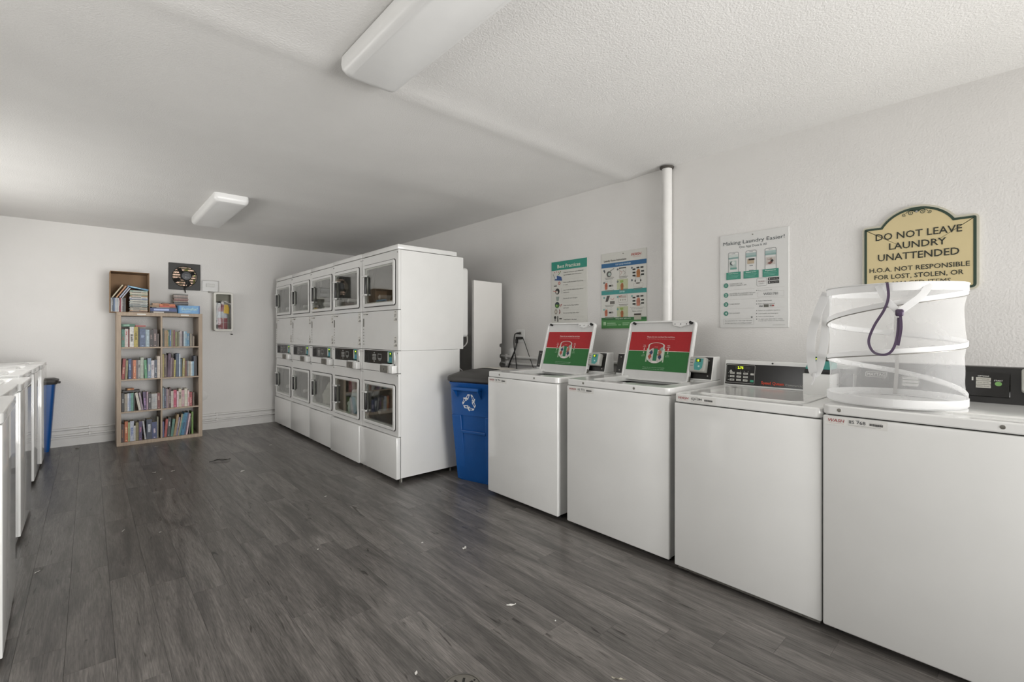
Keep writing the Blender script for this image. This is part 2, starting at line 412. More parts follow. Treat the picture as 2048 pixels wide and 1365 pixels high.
tag(lf.build('foliage', sh), kind='stuff')
MB().tube([(0, 0, 0), (.05, .02, 1.4), (-.1, 0, 3.4)], .05, mat('shrub_bark', '6d5a45', .8, noise=.2), 8).build('stem', sh)

# ------------------------------------------------------------------ ceiling lights
FIXW = mat('acrylic_diffuser', (.80, .80, .79), .32, noise=.01, nscale=10)
def ceiling_light(label, x, y0, y1):
    L = y1-y0; t = thing('ceiling_light', label, 'ceiling light', (x, (y0+y1)/2, CZ-.082), 0, 'fluorescent ceiling lights')
    MB().box(-.095, -L/2+.03, .05, .095, L/2-.03, .076, WHITEP).build('housing', t)
    rings = []
    for (wd, z, e) in ((.262, .078, 0), (.268, .045, .0), (.262, .025, .004), (.235, .007, .014), (.20, 0, .03)):
        rings.append([(px_, py_, z) for px_, py_ in rr(0, 0, wd, L-2*e, .03, 5)])
    MB().loft(rings, FIXW, True, True).build('diffuser', t, smooth=True)
    for s in (-1, 1):
        MB().rbox(-.02, s*(L/2-.006)-.005, .05, .02, s*(L/2-.006)+.005, .074, WHITEP, .002).build('end_clip', t)
    return t
ceiling_light('long white ceiling light nearest the camera, cut off by the frame', .948, .74, 2.03)
ceiling_light('far white ceiling light near the back wall', .925, 4.64, 5.86)
# ------------------------------------------------------------------ top-load washers
TUB = mat('washer_tub', 'b9bab5', .35, metal=.3, noise=.05, nscale=30)
LIDIN = mat('lid_inner_enamel', (.66, .66, .65), .3, noise=.03, nscale=14)
STICK = mat('sticker_white', (.74, .73, .71), .5, noise=.02)
LEDG = mat('led_digits', 'd8f02a', .5, emit='d5f020', estr=1.6)
def asset_sticker(t, x, z, code, h, y=0.0, big=1.0):
    """white strip with the operator's name, machine code and a bar code"""
    W = .205*big; H = .034*big
    f = Flat((x, y, z), (1, 0, 0), (0, 0, 1), (0, -1, 0), .0005)
    f.rect(0, -H, W, 0, 'dddcd8', 1)
    f.text('WASH', .012*big, -.021*big, .0125*big, '9c2a2e', w=.056*big, bold=.012, shear=.2)
    f.rect(.003*big, -.0045*big, .011*big, -.004*big, '8a8a88', 2); f.rect(.016*big, -.027*big, .066*big, -.0265*big, 'b46a6c', 2)
    f.text(code, .083*big, -.0205*big, .0125*big, '33363a', w=.054*big, bold=.008)
    f.rect(.104*big, -.0055*big, .118*big, -.0045*big, '6a6a6a', 2)
    r = random.Random(code); xx = .150*big
    while xx < .190*big:
        ww = r.uniform(.0006, .0018)*big; f.rect(xx, -.0215*big, xx+ww, -.0125*big, '2f2f2f', 2); xx += ww+r.uniform(.0004, .0009)*big
    for (a, b, q) in ((.080, .185, -.0255), (.080, .170, -.0285), (.150, .188, -.0095)): f.rect(a*big, q*big-.0009, b*big, q*big, 'a9a8a5', 2)
    f.build(t, 'asset_sticker', 'sticker_lettering')
def screw(t, x, y, z, r=.0075, m=None):
    MB().lathe([(r, 0), (r*.9, -.0012), (r*.35, -.0018), (0.0, -.0018)], m or STEELD, (x, y, z), 12, 'y').build('screw', t, smooth=True)
def card_reader(t, x, y, z, digits, tilt=0.0, w=.13):
    """small grey card reader with a teal fascia and lit digits"""
    M = Matrix.Translation((x, y, z)) @ Matrix.Rotation(tilt, 4, 'X')
    c = bpy.data.objects.new('card_reader', MB().rbox(-w/2, -.045, -.046, w/2, .004, .046, GREYP, .008, 3, M).mesh('card_reader')); COL.objects.link(c); c.parent = t
    for p in c.data.polygons: p.use_smooth = True
    c.data.set_sharp_from_angle(angle=R(40))
    f = Flat(M @ Vector((0, -.0455, 0)), (1, 0, 0), M.to_3x3() @ Vector((0, 0, 1)), M.to_3x3() @ Vector((0, -1, 0)), .0004)
    f.poly([(-.012, -.035), (.02, -.037), (.036, -.02), (.040, .036), (-.01, .038), (-.018, 0)], '4d9a96', 1)
    f.rect(-.006, .014, .024, .035, '1d3d1c', 2)
    for (a, b) in ((-.042, .028), (-.042, .012), (-.042, -.006)): f.rect(a, b-.004, a+.018, b, '6a6a66', 1)
    f.disc(.014, -.012, .006, 'b8dcd8', 2)
    f.build(c, 'fascia_print')
    d = Flat(f.o, f.r, f.u, f.n, .0004); vs, fs = text_geo(digits, .02)
    k = .012/_cap; d.let.add([d.P(-.003+a*k, .018+b*k, 4) for a, b in vs], fs, LEDG); d.let.build('lit_digits', c)
    return c
def cabinet(t, w, dp, z1, front=True, bevel=.007):
    m = MB()
    m.box(-w/2+.004, .03, .035, -w/2+.012, dp, z1, ENAMEL2).box(w/2-.012, .03, .035, w/2-.004, dp, z1, ENAMEL2)
    m.box(-w/2+.012, dp-.01, .035, w/2-.012, dp, z1, STEELD).box(-w/2+.012, .03, .035, w/2-.012, dp-.01, .05, STEELD)
    m.build('cabinet', t)
    MB().rbox(-w/2, 0, .03, w/2, .03, z1-.003, ENAMEL, bevel, 3).build('front_panel', t, smooth=True)
    for sx in (-1, 1):
        for y in (.07, dp-.07):
            MB().cyl((sx*(w/2-.05), y, 0), (sx*(w/2-.05), y, .012), .022, RUBBER, 12).cyl((sx*(w/2-.05), y, .012), (sx*(w/2-.05), y, .04), .008, STEELD, 8).build('foot', t)
def deck(t, w, dp, z0, z1, hole, m=DECKW):
    """hole = (cx, cy, w, h, r) or None"""
    o = rr(0, dp/2, w+.004, dp+.004, .028, 5)
    if hole:
        MB().ring(o, rr(*hole, 5), 'xy', z0, z1, m).build('top_deck', t, bevel=.006, seg=3)
    else:
        MB().prism(o, 'xy', z0, z1, m).build('top_deck', t, bevel=.006, seg=3)
def wedge_console(t, w, y0, y1, y2, z0, z1, face, cap=ENAMEL):
    """console with a leaning front face"""
    prof = [(y0, z0), (y2, z0), (y2, z1), (y1, z1)]
    m = MB(); m.prism(prof, 'yz', -w/2, w/2, cap); m.build('console', t, bevel=.005)
    d = Vector((0, y1-y0, z1-z0)); u = d.normalized(); n = Vector((0, -u.z, u.y)); return Vector((0, y0, z0)), u, n, d.length

def decal(f, W, H):
    """red and green load notice"""
    f.rect(0, 0, W, H, 'e6d9cf', 1); f.rect(0, H*.505, W, H-.003, 'a81119', 2); f.rect(0, 0, W, H*.493, '1d6a2c', 2)
    cx = W*.47
    f.text('Please do not overload the machines.', W*.52, H*.845, .0085, 'e8d8d2', w=W*.46, al='c', bold=.02, L=4)
    f.text('For best results leave room for the clothes to move freely.', W*.52, H*.80, .005, 'd9b9b4', w=W*.46, al='c', L=4)
    for t_, q in (('Washes do not come clean in overloaded', .075), ('machines and can damage the washer.', .035)): f.text(t_, cx, H*q, .0055, 'a9c8ae', w=W*.36, al='c', L=4)
    # tub drawing
    tw = W*.27; y0 = H*.14; y1 = H*.70
    def tub(k):
        a = tw/2*k; pts = []
        for i in range(13):
            an = PI+PI*i/12; pts.append((cx+a*math.cos(an), y0+.05*H+.15*H+math.sin(an)*H*.15*k))
        for i in range(13):
            an = PI*i/12; pts.append((cx+a*math.cos(an), y1-.06*H+math.sin(an)*H*.075*k))
        return pts
    f.poly(tub(1.0), 'cfd2c9', 3); inner = tub(.84)
    f.poly(inner, 'c2bcb6', 4)
    top = [p for p in inner if p[1] > H*.5]; lo = min(p[0] for p in inner); hi = max(p[0] for p in inner)
    f.poly([(lo, H*.53), (hi, H*.53)]+[p for p in inner[13:]], 'a3161c', 5)
    f.text('AGITATOR', cx, H*.59, .005, 'e6b9b2', w=W*.06, al='c', L=7)
    f.rect(cx-W*.032, H*.25, cx+W*.032, H*.56, '15734c', 6); f.poly([(cx-W*.05, H*.2), (cx+W*.05, H*.2), (cx+W*.032, H*.28), (cx-W*.032, H*.28)], 'e3dcd8', 5)
    for (a, b, c, h) in ((-.075, .46, '2f3a57', .07), (-.09, .36, 'a64d3a', .08), (.07, .48, 'b0644a', .09), (.075, .35, '2c3556', .07), (-.06, .53, 'b9b0aa', .05), (.09, .55, '97a39b', .06), (.055, .41, '8d6a58', .05)):
        f.poly([(cx+W*a-.013, H*b), (cx+W*a+.002, H*(b-h)), (cx+W*a+.015, H*(b-.01)), (cx+W*a+.006, H*(b+h))], c, 6)
    f.line([(cx+W*.1*math.cos(PI+PI*i/10), H*.27+H*.09*math.sin(PI+PI*i/10)) for i in range(11)], .0012, '4a2a30', 7)
    f.rect(lo-.016, H*.22, lo-.007, H*.56, 'b9c9b4', 5); f.rect(hi+.007, H*.22, hi+.016, H*.56, 'b9c9b4', 5)
    for s in (-1, 1):
        x = cx+s*W*.20
        f.text('MAX', x, H*.63, .006, 'e6cfca', al='c', bold=.02, L=4); f.text('LOAD', x, H*.59, .006, 'e6cfca', al='c', bold=.02, L=4)
        f.line([(x, H*.578), (x, H*.54)], .003, 'ece0da', 4); f.poly([(x-.006, H*.545), (x+.006, H*.545), (x, H*.518)], 'ece0da', 4)
        f.line([(x, H*.43), (x, H*.47)], .003, 'c7dcc4', 4); f.poly([(x-.006, H*.455), (x+.006, H*.455), (x, H*.482)], 'c7dcc4', 4)
        f.text('LOAD', x, H*.39, .0055, 'a8c7a6', al='c', L=4); f.text('BELOW', x, H*.355, .0055, 'a8c7a6', al='c', L=4)

def washer_open(label, code, X, Yc, w, digits):
    """commercial washer with its lid standing open and the notice on the inner face"""
    z = .945; dp = .645
    t = thing('washing_machine', label, 'washer', (X, Yc, 0), -PI/2, 'top-load washers along the right wall')
    cabinet(t, w, dp, z-.04)
    deck(t, w, dp, z-.04, z, (.02, .285, .50, .40, .05))
    for sx in (-.62, .40): screw(t, sx*w/2, -.002, z-.019)
    asset_sticker(t, -w/2+.010, z-.047, code, z)
    # tub under the opening
    m = MB(); m.lathe([(.275, z-.045), (.262, z-.10), (.255, z-.5), (.06, z-.52), (.05, z-.2), (.03, z-.12), (0, z-.12)], TUB, (.02, .285, 0), 32, open0=True)
    m.build('tub', t, smooth=True)
    MB().ring(rr(.02, .285, .53, .43, .06, 5), rr(.02, .285, .46, .35, .12, 5), 'xy', z-.062, z-.05, mat('tub_ring', '6b6b67', .5, noise=.05)).build('tub_ring', t)
    # open lid
    M = Matrix.Translation((-.02, .472, z-.026)) @ Matrix.Rotation(R(-16.5), 4, 'X')
    lw, lh = .488, .414
    lid = bpy.data.objects.new('lid', None)
    o = rr(0, lh/2, lw, lh, .026, 5); i = rr(0, lh/2, lw-.022, lh-.022, .018, 5)
    mb = MB(); mb.ring(o, i, 'xz', -.016, .008, ENAMEL, M); mb.prism(o, 'xz', .008, .012, ENAMEL, M)
    lid = mb.build('lid', t, bevel=.003)
    MB().prism(rr(0, lh/2, lw-.024, lh-.024, .016, 4), 'xz', -.004, .0078, LIDIN, M).build('lid_liner', lid)
    # latch bracket and bumpers at the upper rim
    br = [(.085, lh-.013), (.205, lh-.013), (.195, lh-.032), (.17, lh-.036), (.145, lh-.046), (.12, lh-.040), (.095, lh-.034)]
    MB().prism(br, 'xz', -.020, -.005, ENAMEL, M).build('latch_bracket', lid)
    for bx in (.105, .145, .185): MB().cyl(M @ Vector((bx, -.0205, lh-.026)), M @ Vector((bx, -.022, lh-.026)), .0035, BLACKP, 8).build('bracket_hole', lid)
    for bx in (-.205, .21): MB().cyl(M @ Vector((bx, -.004, lh-.016)), M @ Vector((bx, -.026, lh-.016)), .0085, RUBBER, 12).build('bumper', lid)
    MB().rbox(-lw/2-.004, -.012, .005, -lw/2+.006, .010, .07, BLACKP, .002, 1, M).build('hinge', lid)
    MB().rbox(lw/2-.006, -.012, .005, lw/2+.004, .010, .05, STEELD, .002, 1, M).build('hinge', lid)
    M3 = M.to_3x3()
    W, H = lw-.042, .272
    f = Flat(M @ Vector((-W/2, -.0046, .070)), M3 @ Vector((1, 0, 0)), M3 @ Vector((0, 0, 1)), M3 @ Vector((0, -1, 0)), .0003)
    decal(f, W, H); f.build(lid, 'load_notice', 'notice_lettering')
    # console
    cw = w-.02
    o, u, n, ln = wedge_console(t, cw, .515, .553, .635, z, 1.092, None)
    f0 = MB(); e = .010
    q = [o+u*e-n*-.0005+Vector((-cw/2+.004, 0, 0)), o+u*e+Vector((cw/2-.004, 0, 0)), o+u*(ln-e*.4)+Vector((cw/2-.004, 0, 0)), o+u*(ln-e*.4)+Vector((-cw/2+.004, 0, 0))]
    f0.loft([[tuple(p+n*-.002) for p in q], [tuple(p+n*.003) for p in q]], BLACKG); f0.build('control_fascia', t)
    for sx in (-cw/2+.03, cw/2-.025):
        for uu in (.03, .125):
            p = o+u*uu+n*.0035+Vector((sx, 0, 0)); MB().cyl(p, p+n*.002, .004, STEEL, 10).build('screw', t)
    fl = Flat(o+n*.0034, (1, 0, 0), u, n, .0004)
    for k in range(3): fl.frame(-cw/2+.06+.05*k, .05, -cw/2+.10+.05*k, .085, .0015, '9a9a98', 1, .004)
    fl.build(t, 'control_print')
    p = o+u*.092+n*.004
    card_reader(t, cw/2-.080, p.y, p.z, digits, -math.atan2(.038, .147), .10)
    MB().box(-w/2+.06, .645, .0, -w/2+.061, .646, .001, STEELD)
    return t
washer_open('white open-lid washer nearest the blue recycling bin', 'IIS 774', 2.279, 2.434, .722, '15')
washer_open('white open-lid washer second from the blue recycling bin', 'IIS 772', 2.285, 1.641, .716, '15')

def lid_closed(t, cx, cy, w, h, z, r=.03, rise=.007):
    m = MB(); m.loft([[(x, y, z-.004) for x, y in rr(cx, cy, w, h, r, 5)], [(x, y, z+rise*.6) for x, y in rr(cx, cy, w, h, r, 5)], [(x, y, z+rise) for x, y in rr(cx, cy, w-.012, h-.012, r, 5)]], DECKW)
    o = m.build('lid', t, smooth=True); return o

# washer with black console and red maker's lettering
w = .662; z = .925; dp = .66
t = thing('washing_machine', 'white closed-lid washer with red lettering on black console', 'washer', (2.27, .913, 0), -PI/2, 'top-load washers along the right wall')
cabinet(t, w, dp, z-.046, bevel=.005)
deck(t, w, dp, z-.044, z, (0, .29, .50, .42, .03))
MB().box(-w/2+.01, .02, .012, w/2-.01, .034, .03, STEEL).build('kick_strip', t)
for sx in (-w/2+.07, w/2-.07): MB().cyl((sx, .018, .022), (sx, .012, .022), .006, STEELD, 10).build('screw', t)
MB().loft([[(x, y, z-.03) for x, y in rr(0, .29, .51, .43, .03, 5)], [(x, y, z-.012) for x, y in rr(0, .29, .495, .415, .03, 5)]], DECKW).build('lid_well', t)
l = MB(); l.loft([[(x, y, z-.011) for x, y in rr(0, .29, .492, .412, .03, 5)], [(x, y, z+.002) for x, y in rr(0, .29, .492, .412, .03, 5)], [(x, y, z+.006) for x, y in rr(0, .29, .478, .398, .026, 5)], [(x, y, z+.003) for x, y in rr(0, .29, .40, .33, .03, 5)]], DECKW)
l.build('lid', t, smooth=True)
asset_sticker(t, -w/2+.012, z-.005, 'IQH 044', z, y=-.003)
cw = .650; o, u, n, ln = wedge_console(t, cw, .575, .600, .665, z, 1.076, None)
q = lambda a, b: o+u*b+Vector((a, 0, 0))
MB().loft([[tuple(p+n*-.002) for p in (q(-cw/2+.008, .010), q(cw/2-.008, .010), q(cw/2-.008, ln-.022), q(-cw/2+.008, ln-.022))],
           [tuple(p+n*.003) for p in (q(-cw/2+.008, .010), q(cw/2-.008, .010), q(cw/2-.008, ln-.022), q(-cw/2+.008, ln-.022))]], BLACKG).build('control_fascia', t)
p = q(-.06, ln-.011)+n*.0005; MB().cyl(p, p+n*.003, .005, BLACKP, 10).build('screw', t)
f = Flat(o+n*.0034, (1, 0, 0), u, n, .0004)
f.frame(-.314, .018, -.150, .126, .0018, 'b9b9b4', 1, .004)
f.rect(-.262, .100, -.175, .118, '20221c', 1)
for r_ in range(3):
    for c_ in range(3):
        f.rect(-.290+.038*c_, .030+.020*r_, -.264+.038*c_, .041+.020*r_, 'c7c7c0', 2)
        f.rect(-.286+.038*c_, .034+.020*r_, -.268+.038*c_, .037+.020*r_, '5a5a57', 3)
    f.rect(-.302, .034+.020*r_, -.294, .036+.020*r_, 'a9a9a5', 2)
f.rect(-.174, .068, -.155, .079, 'c7c7c0', 2); f.rect(-.174, .028, -.155, .041, '3f9f80', 2)
for k in range(3): f.disc(-.232+.022*k, .088, .002, 'b5b5b0', 2)
f.poly([(-.296, .082), (-.276, .082), (-.286, .096)], 'c2c2bc', 2)
f.text('Speed Queen', -.113, .022, .016, 'd2472c', w=.118, bold=.05, L=3)
f.text('Commercial Washer', .013, .021, .0115, 'bdbdb8', w=.145, bold=.008, L=3)
f.build(t, 'control_print', 'console_lettering')
d = Flat(f.o, f.r, f.u, f.n, .0004); vs, fs = text_geo('2.75', .015); k = .013/_cap
d.let.add([d.P(-.248+a*k, .1025+b*k, 4) for a, b in vs], fs, LEDG); d.let.build('lit_digits', t)
# payment box with its reader standing on the right end of the deck
MB().rbox(.135, .44, z, .262, .572, 1.033, ENAMEL2, .004).build('payment_box', t, smooth=True)
M = Matrix.Translation((.2, .49, 1.033)) @ Matrix.Rotation(R(-32), 4, 'X')
rd = MB().rbox(-.06, -.052, .004, .06, .052, .034, BLACKP, .005, 2).mesh('card_reader')
MB_ = MB().rbox(.14, .445, 1.033, .26, .567, 1.056, BLACKP, .004)
c = MB_.build('card_reader', t, smooth=True)
MB().prism([(.447, 1.056), (.563, 1.056), (.563, 1.112), (.540, 1.116), (.452, 1.062)], 'yz', .144, .256, mat('teal_plastic', '3d8f86', .4, noise=.04)).build('reader_hood', c, bevel=.003)
u2 = Vector((0, .088, .054)).normalized(); n2 = Vector((0, -u2.z, u2.y))
d = Flat((.146, .452, 1.0625), (1, 0, 0), u2, n2, .0005); d.rect(.003, .062, .10, .098, '17301a', 1); d.art.build('reader_screen', c)
vs, fs = text_geo('24', .02); k = .019/_cap; d.let.add([d.P(.012+a*k, .070+b*k, 3) for a, b in vs], fs, LEDG); d.let.build('lit_digits', c)

# nearest washer, under the mesh hamper
w = .717; z = .943; dp = .65
t = thing('washing_machine', 'white washer in the foreground carrying the mesh hamper', 'washer', (2.262, .2175, 0), -PI/2, 'top-load washers along the right wall')
cabinet(t, w, dp, z-.04)
deck(t, w, dp, z-.038, z, None)
screw(t, -w/2+.058, -.002, z-.018); screw(t, w/2-.20, -.002, z-.018)
asset_sticker(t, -w/2+.008, z-.046, 'IIS 768', z)
lid_closed(t, 0, .285, .54, .41, z+.001)
cw = w-.012; o, u, n, ln = wedge_console(t, cw, .515, .553, .635, z, 1.096, None, BLACKP)
q = lambda a, b: o+u*b+Vector((a, 0, 0))
pn = [q(-.335, .03), q(.166, .03), q(.166, ln-.022), q(-.335, ln-.022)]
MB().loft([[tuple(p+n*-.002) for p in pn], [tuple(p+n*.005) for p in pn]], BLACKG).build('control_fascia', t, bevel=.004)
f = Flat(o+n*.0056, (1, 0, 0), u, n, .0004)
f.text('MAYTAG', -.308, .092, .014, 'cfcfca', w=.068, bold=.03); f.frame(-.315, .086, -.233, .112, .0018, 'cfcfca', 1, .004)
f.rect(-.18, .05, -.115, .10, '5e5e5c', 1)
for k in range(3): f.rect(-.176, .054+.015*k, -.119, .065+.015*k, 'b5b5b0', 2)
f.text('OPTIONS', .088, .113, .0055, 'd5d5d0', al='c', bold=.02)
for k, s in enumerate(('EXTRA RINSE', 'SOIL LEVEL', 'TEMPERATURE')):
    f.rect(.066, .066+.0152*k, .110, .0795+.0152*k, 'c2c0b8', 2); f.text(s, .088, .0705+.0152*k, .005, '6c6a64', w=.036, al='c', L=4)
f.rect(.053, .096, .058, .111, 'c8c8c2', 2); f.text('START', .132, .0965, .006, 'dcdcd6', al='c', bold=.02); f.disc(.132, .086, .0105, '79a861', 2, 24, .9)
f.build(t, 'control_print', 'console_lettering')
p = o+u*.10+n*.004; card_reader(t, .252, p.y, p.z, '24', -math.atan2(.038, .147), .11)

# ------------------------------------------------------------------ washers along the left wall
def washer_left(label, X, y0, y1, zt=.945, rz=0.0):
    w = y1-y0; dp = .66
    t = thing('washing_machine', label, 'washer', (X, (y0+y1)/2, 0), PI/2+rz, 'top-load washers along the left wall')
    cabinet(t, w, dp, zt-.04, bevel=.0035)
    deck(t, w, dp, zt-.04, zt, (0, .295, w-.17, .43, .05))
    for sx in (-.33, .33): screw(t, sx*w, -.002, zt-.019, .006, mat('pale_screw', 'a9a8a3', .35, metal=.4, noise=.05))
    # recessed lid: sloping well walls, then a dished lid with a raised rim
    m = MB(); m.loft([[(x, y, zt-.002) for x, y in rr(0, .295, w-.168, .432, .05, 5)], [(x, y, zt-.016) for x, y in rr(0, .295, w-.20, .40, .045, 5)]], DECKW, False, True)
    m.build('lid_well', t, smooth=True)
    m = MB(); m.loft([[(x, y, zt-.0155) for x, y in rr(0, .30, w-.215, .375, .05, 5)], [(x, y, zt-.003) for x, y in rr(0, .30, w-.225, .365, .05, 5)], [(x, y, zt+.001) for x, y in rr(0, .30, w-.25, .34, .05, 5)],
                      [(x, y, zt-.007) for x, y in rr(0, .30, w-.31, .28, .05, 5)]], DECKW)
    m.build('lid', t, smooth=True)
    o, u, n, ln = wedge_console(t, w-.02, .52, .555, .65, zt, 1.09, None)
    q = lambda a, b: o+u*b+Vector((a, 0, 0)); cw = w-.028
    MB().loft([[tuple(p+n*-.002) for p in (q(-cw/2, .01), q(cw/2, .01), q(cw/2, ln-.006), q(-cw/2, ln-.006))], [tuple(p+n*.003) for p in (q(-cw/2, .01), q(cw/2, .01), q(cw/2, ln-.006), q(-cw/2, ln-.006))]], BLACKG).build('control_fascia', t)
    return t
washer_left('white glossy washer in the left row, nearest the camera', -.248, 2.555, 3.27, .94, R(1.9))
washer_left('white glossy washer second from the camera in the left row', -.306, 3.30, 4.002, .94)
washer_left('white glossy washer third from the camera in the left row', -.298, 4.012, 4.70, .93)
washer_left('white glossy washer fourth from the camera in the left row', -.34, 4.73, 5.41)
washer_left('white glossy washer fifth from the camera, second from the slim blue bin', -.329, 5.44, 6.085, .945)
washer_left('white glossy washer at the far end of the left row, by the slim blue bin', -.320, 6.11, 6.78, .945)
# ------------------------------------------------------------------ stacked dryers
ENDRY = mat('dryer_enamel', (.71, .708, .692), .22, noise=.015, nscale=7, coat=.15)
DSEAM = mat('seam_shadow_gap', '3c3a37', .8, noise=.05)
def ring_panel(t, name, x0, x1, z0, z1, hole, y0, y1, m):
    cx, cz, hw, hh, r = hole; o = rr((x0+x1)/2, (z0+z1)/2, x1-x0, z1-z0, .004, 4); i = rr(cx, cz, hw, hh, r, 4)
    return MB().ring(o, i, 'xz', y0, y1, m).build(name, t, bevel=.003)
def dryer(label, Yc, fr, nums, base_fwd=0.0, detail=True):
    w = .682; dp = .655
    t = thing('stacked_dryer', label, 'dryer', (1.883+fr, Yc, 0), -PI/2, 'stacked dryers in a row')
    a = w/2-.0015
    m = MB()   # hollow cabinet: sides, back, shelves between the drums
    for s in (-1, 1): m.box(s*(a-.012) if s > 0 else -a, .024, .04, a if s > 0 else -(a-.012), dp-.04 if True else dp, 1.09, ENDRY)
    for s in (-1, 1): m.box(s*(a-.012) if s > 0 else -a, .024, 1.092, a if s > 0 else -(a-.012), dp, 1.925, ENDRY)
    m.box(-a+.012, dp-.06, .04, a-.012, dp-.05, 1.925, STEELD)
    for z in (.05, .385, .90, 1.43, 1.915): m.box(-a+.012, .03, z, a-.012, dp-.06, z+.008, STEELD)
    m.build('cabinet', t)
    MB().rbox(-a, -.004, 1.930, a, dp-.07, 1.970, ENDRY, .006, 2).build('top_cap', t, smooth=True)
    if detail: MB().rbox(-.31, dp-.05, 1.20, .33, dp+.075, 1.84, ENDRY, .03, 3).build('rear_cover', t, smooth=True)
    # front: upper door panel, access panel, control band, lower door panel, base panel
    for (nm, z0, z1, dz0, dz1, gz0, gz1) in (('upper', 1.433, 1.926, 1.474, 1.850, 1.502, 1.822), ('lower', .381, .901, .427, .803, .453, .777)):
        p = ring_panel(t, 'door_panel', -a, a, z0, z1, (-.006, (gz0+gz1)/2, .50, gz1-gz0-.02, .03), 0, .024, ENDRY)
        dx0, dx1 = -.298, .290; gx0, gx1 = -.272, .264
        d = MB().ring(rr((dx0+dx1)/2, (dz0+dz1)/2, dx1-dx0, dz1-dz0, .018, 4), rr((gx0+gx1)/2, (gz0+gz1)/2, gx1-gx0, gz1-gz0, .004, 4), 'xz', -.015, -.002, ENDRY)
        d = d.build('door', t, bevel=.004, seg=2)
        MB().box(gx0-.006, -.010, gz0-.006, gx1+.006, -.006, gz1+.006, GLASS).build('door_glass', d)
        MB().ring(rr((dx0+dx1)/2, (dz0+dz1)/2, dx1-dx0+.012, dz1-dz0+.012, .022, 4), rr((dx0+dx1)/2, (dz0+dz1)/2, dx1-dx0-.01, dz1-dz0-.01, .016, 4), 'xz', -.0025, -.0003, DSEAM).build('door_gap_shade', d)  # dark ring colours in the shade of the gap around the door
        hz = (dz0+dz1)/2+.005
        MB().rbox(gx0-.010, -.034, hz-.092, gx0+.070, -.0155, hz-.076, ENDRY, .004).rbox(gx0-.010, -.034, hz+.076, gx0+.070, -.0155, hz+.092, ENDRY, .004).build('handle_mount', d)
        MB().rbox(gx0+.038, -.034, hz-.0762, gx0+.068, -.018, hz+.0762, BLACKP, .005).build('handle_grip', d, smooth=True)
        for q in (dz0+.055, dz1-.055):
            MB().cyl((dx1+.001, -.012, q-.028), (dx1+.001, -.012, q+.028), .0055, ENDRY, 8).build('hinge', d, smooth=True)
        zc = (gz0+gz1)/2
        MB().lathe([(.205, .028), (.208, .05), (.218, .06), (.218, .54), (.21, .56), (0, .56)], GALV, (-.006, 0, zc), 32, 'y', open0=True).build('drum', t, smooth=True)
        bl = MB()
        for k in range(3):
            an = R(90+120*k); M = Matrix.Translation((-.006, 0, zc)) @ Matrix.Rotation(-an, 4, 'Y')
            bl.rbox(.175, .08, -.02, .215, .52, .02, WHITEP, .008, 1, M)
        bl.build('drum_baffle', t)
    MB().rbox(-a, -.001, 1.094, a, .024, 1.429, ENDRY, .003, 2).build('access_panel', t)
    # control band with window cut for the electronics
    MB().ring(rr(0, .9975, 2*a, .185, .003, 4), rr(-.012, 1.026, .594, .116, .004, 4), 'xz', 0, .024, ENDRY).build('control_band', t, bevel=.002)
    MB().box(-.309, .006, .966, .142, .016, 1.085, BLACKG).build('control_panel', t)
    f = Flat((-.309, .0058, .966), (1, 0, 0), (0, 0, 1), (0, -1, 0), .0004)
    for k in range(5): f.rect(.02+.022*k, .012, .034+.022*k, .098, '0b0b0b', 1)
    for q in (.062, .034): f.rect(.165, q, .238, q+.022, '8d8d8a', 2); f.rect(.172, q+.008, .231, q+.012, '3a3a38', 3)
    f.poly([(.185, .092), (.218, .092), (.2015, .105)], '9a9a96', 2); f.poly([(.185, .026), (.218, .026), (.2015, .013)], '9a9a96', 2)
    f.band([(.27, .045), (.34, .045), (.34, .09), (.27, .09), (.27, .068)], [(.277, .051), (.333, .051), (.333, .084), (.277, .084), (.277, .068)], '8f8f8c', 2)
    f.poly([(.27, .045), (.34, .045), (.318, .028), (.292, .028)], '6e6e6b', 2); f.build(t, 'control_print')
    c = MB().rbox(.146, .002, .985, .234, .016, 1.082, mat('teal_reader', '55938f', .4, noise=.05), .003).rbox(.236, -.004, .975, .284, .016, 1.082, mat('reader_chrome', 'b9bcb9', .25, metal=.5, noise=.04), .004).build('card_reader', t, smooth=True)
    f = Flat((.146, .0015, .985), (1, 0, 0), (0, 0, 1), (0, -1, 0), .0004); f.rect(.004, .012, .024, .088, 'd3d3cb', 1); f.rect(.03, .05, .08, .09, '2d6b3a', 1); f.disc(.055, .03, .018, '3f86a8', 1); f.art.build('reader_print', c)
    MB().box(.192, .0, 1.058, .208, .0009, 1.067, LEDG).build('reader_light', c)
    b = MB().rbox(.085, -.046, .905, .318, -.001, .968, ENDRY, .003).rbox(.11, -.036, .969, .27, -.004, .977, ENDRY, .002).build('coin_box', t, smooth=True)
    MB().rbox(.12, -.054, .907, .255, -.0465, .966, STEELD, .002).build('coin_door', b); MB().cyl((.1875, -.0545, .937), (.1875, -.058, .937), .006, STEEL, 10).build('lock', b)
    by = -.018-base_fwd
    MB().rbox(-a, by, .035, a, .02, .377, ENDRY, .004, 2).build('base_panel', t, smooth=True)
    for sx in (-a+.014, a-.014):
        for z in (1.905, .885, 1.07): MB().cyl((sx, -.0005, z), (sx, -.003, z), .005, STEELD, 8).build('screw', t)
    for sx in (-1, 1):
        for y in (.04, dp-.12): MB().cyl((sx*(a-.03), y, 0), (sx*(a-.03), y, .045), .014, STEELD, 10).build('foot', t)
    # stickers on the access panel
    f = Flat((-a, -.0012, 1.094), (1, 0, 0), (0, 0, 1), (0, -1, 0), .0004)
    f.rect(.02, .302, .125, .324, 'd0cec8', 1); f.text('IDU 674', .026, .308, .010, '4a4a48', w=.05, bold=.01); f.rect(.086, .307, .12, .317, '4c4c4a', 2)
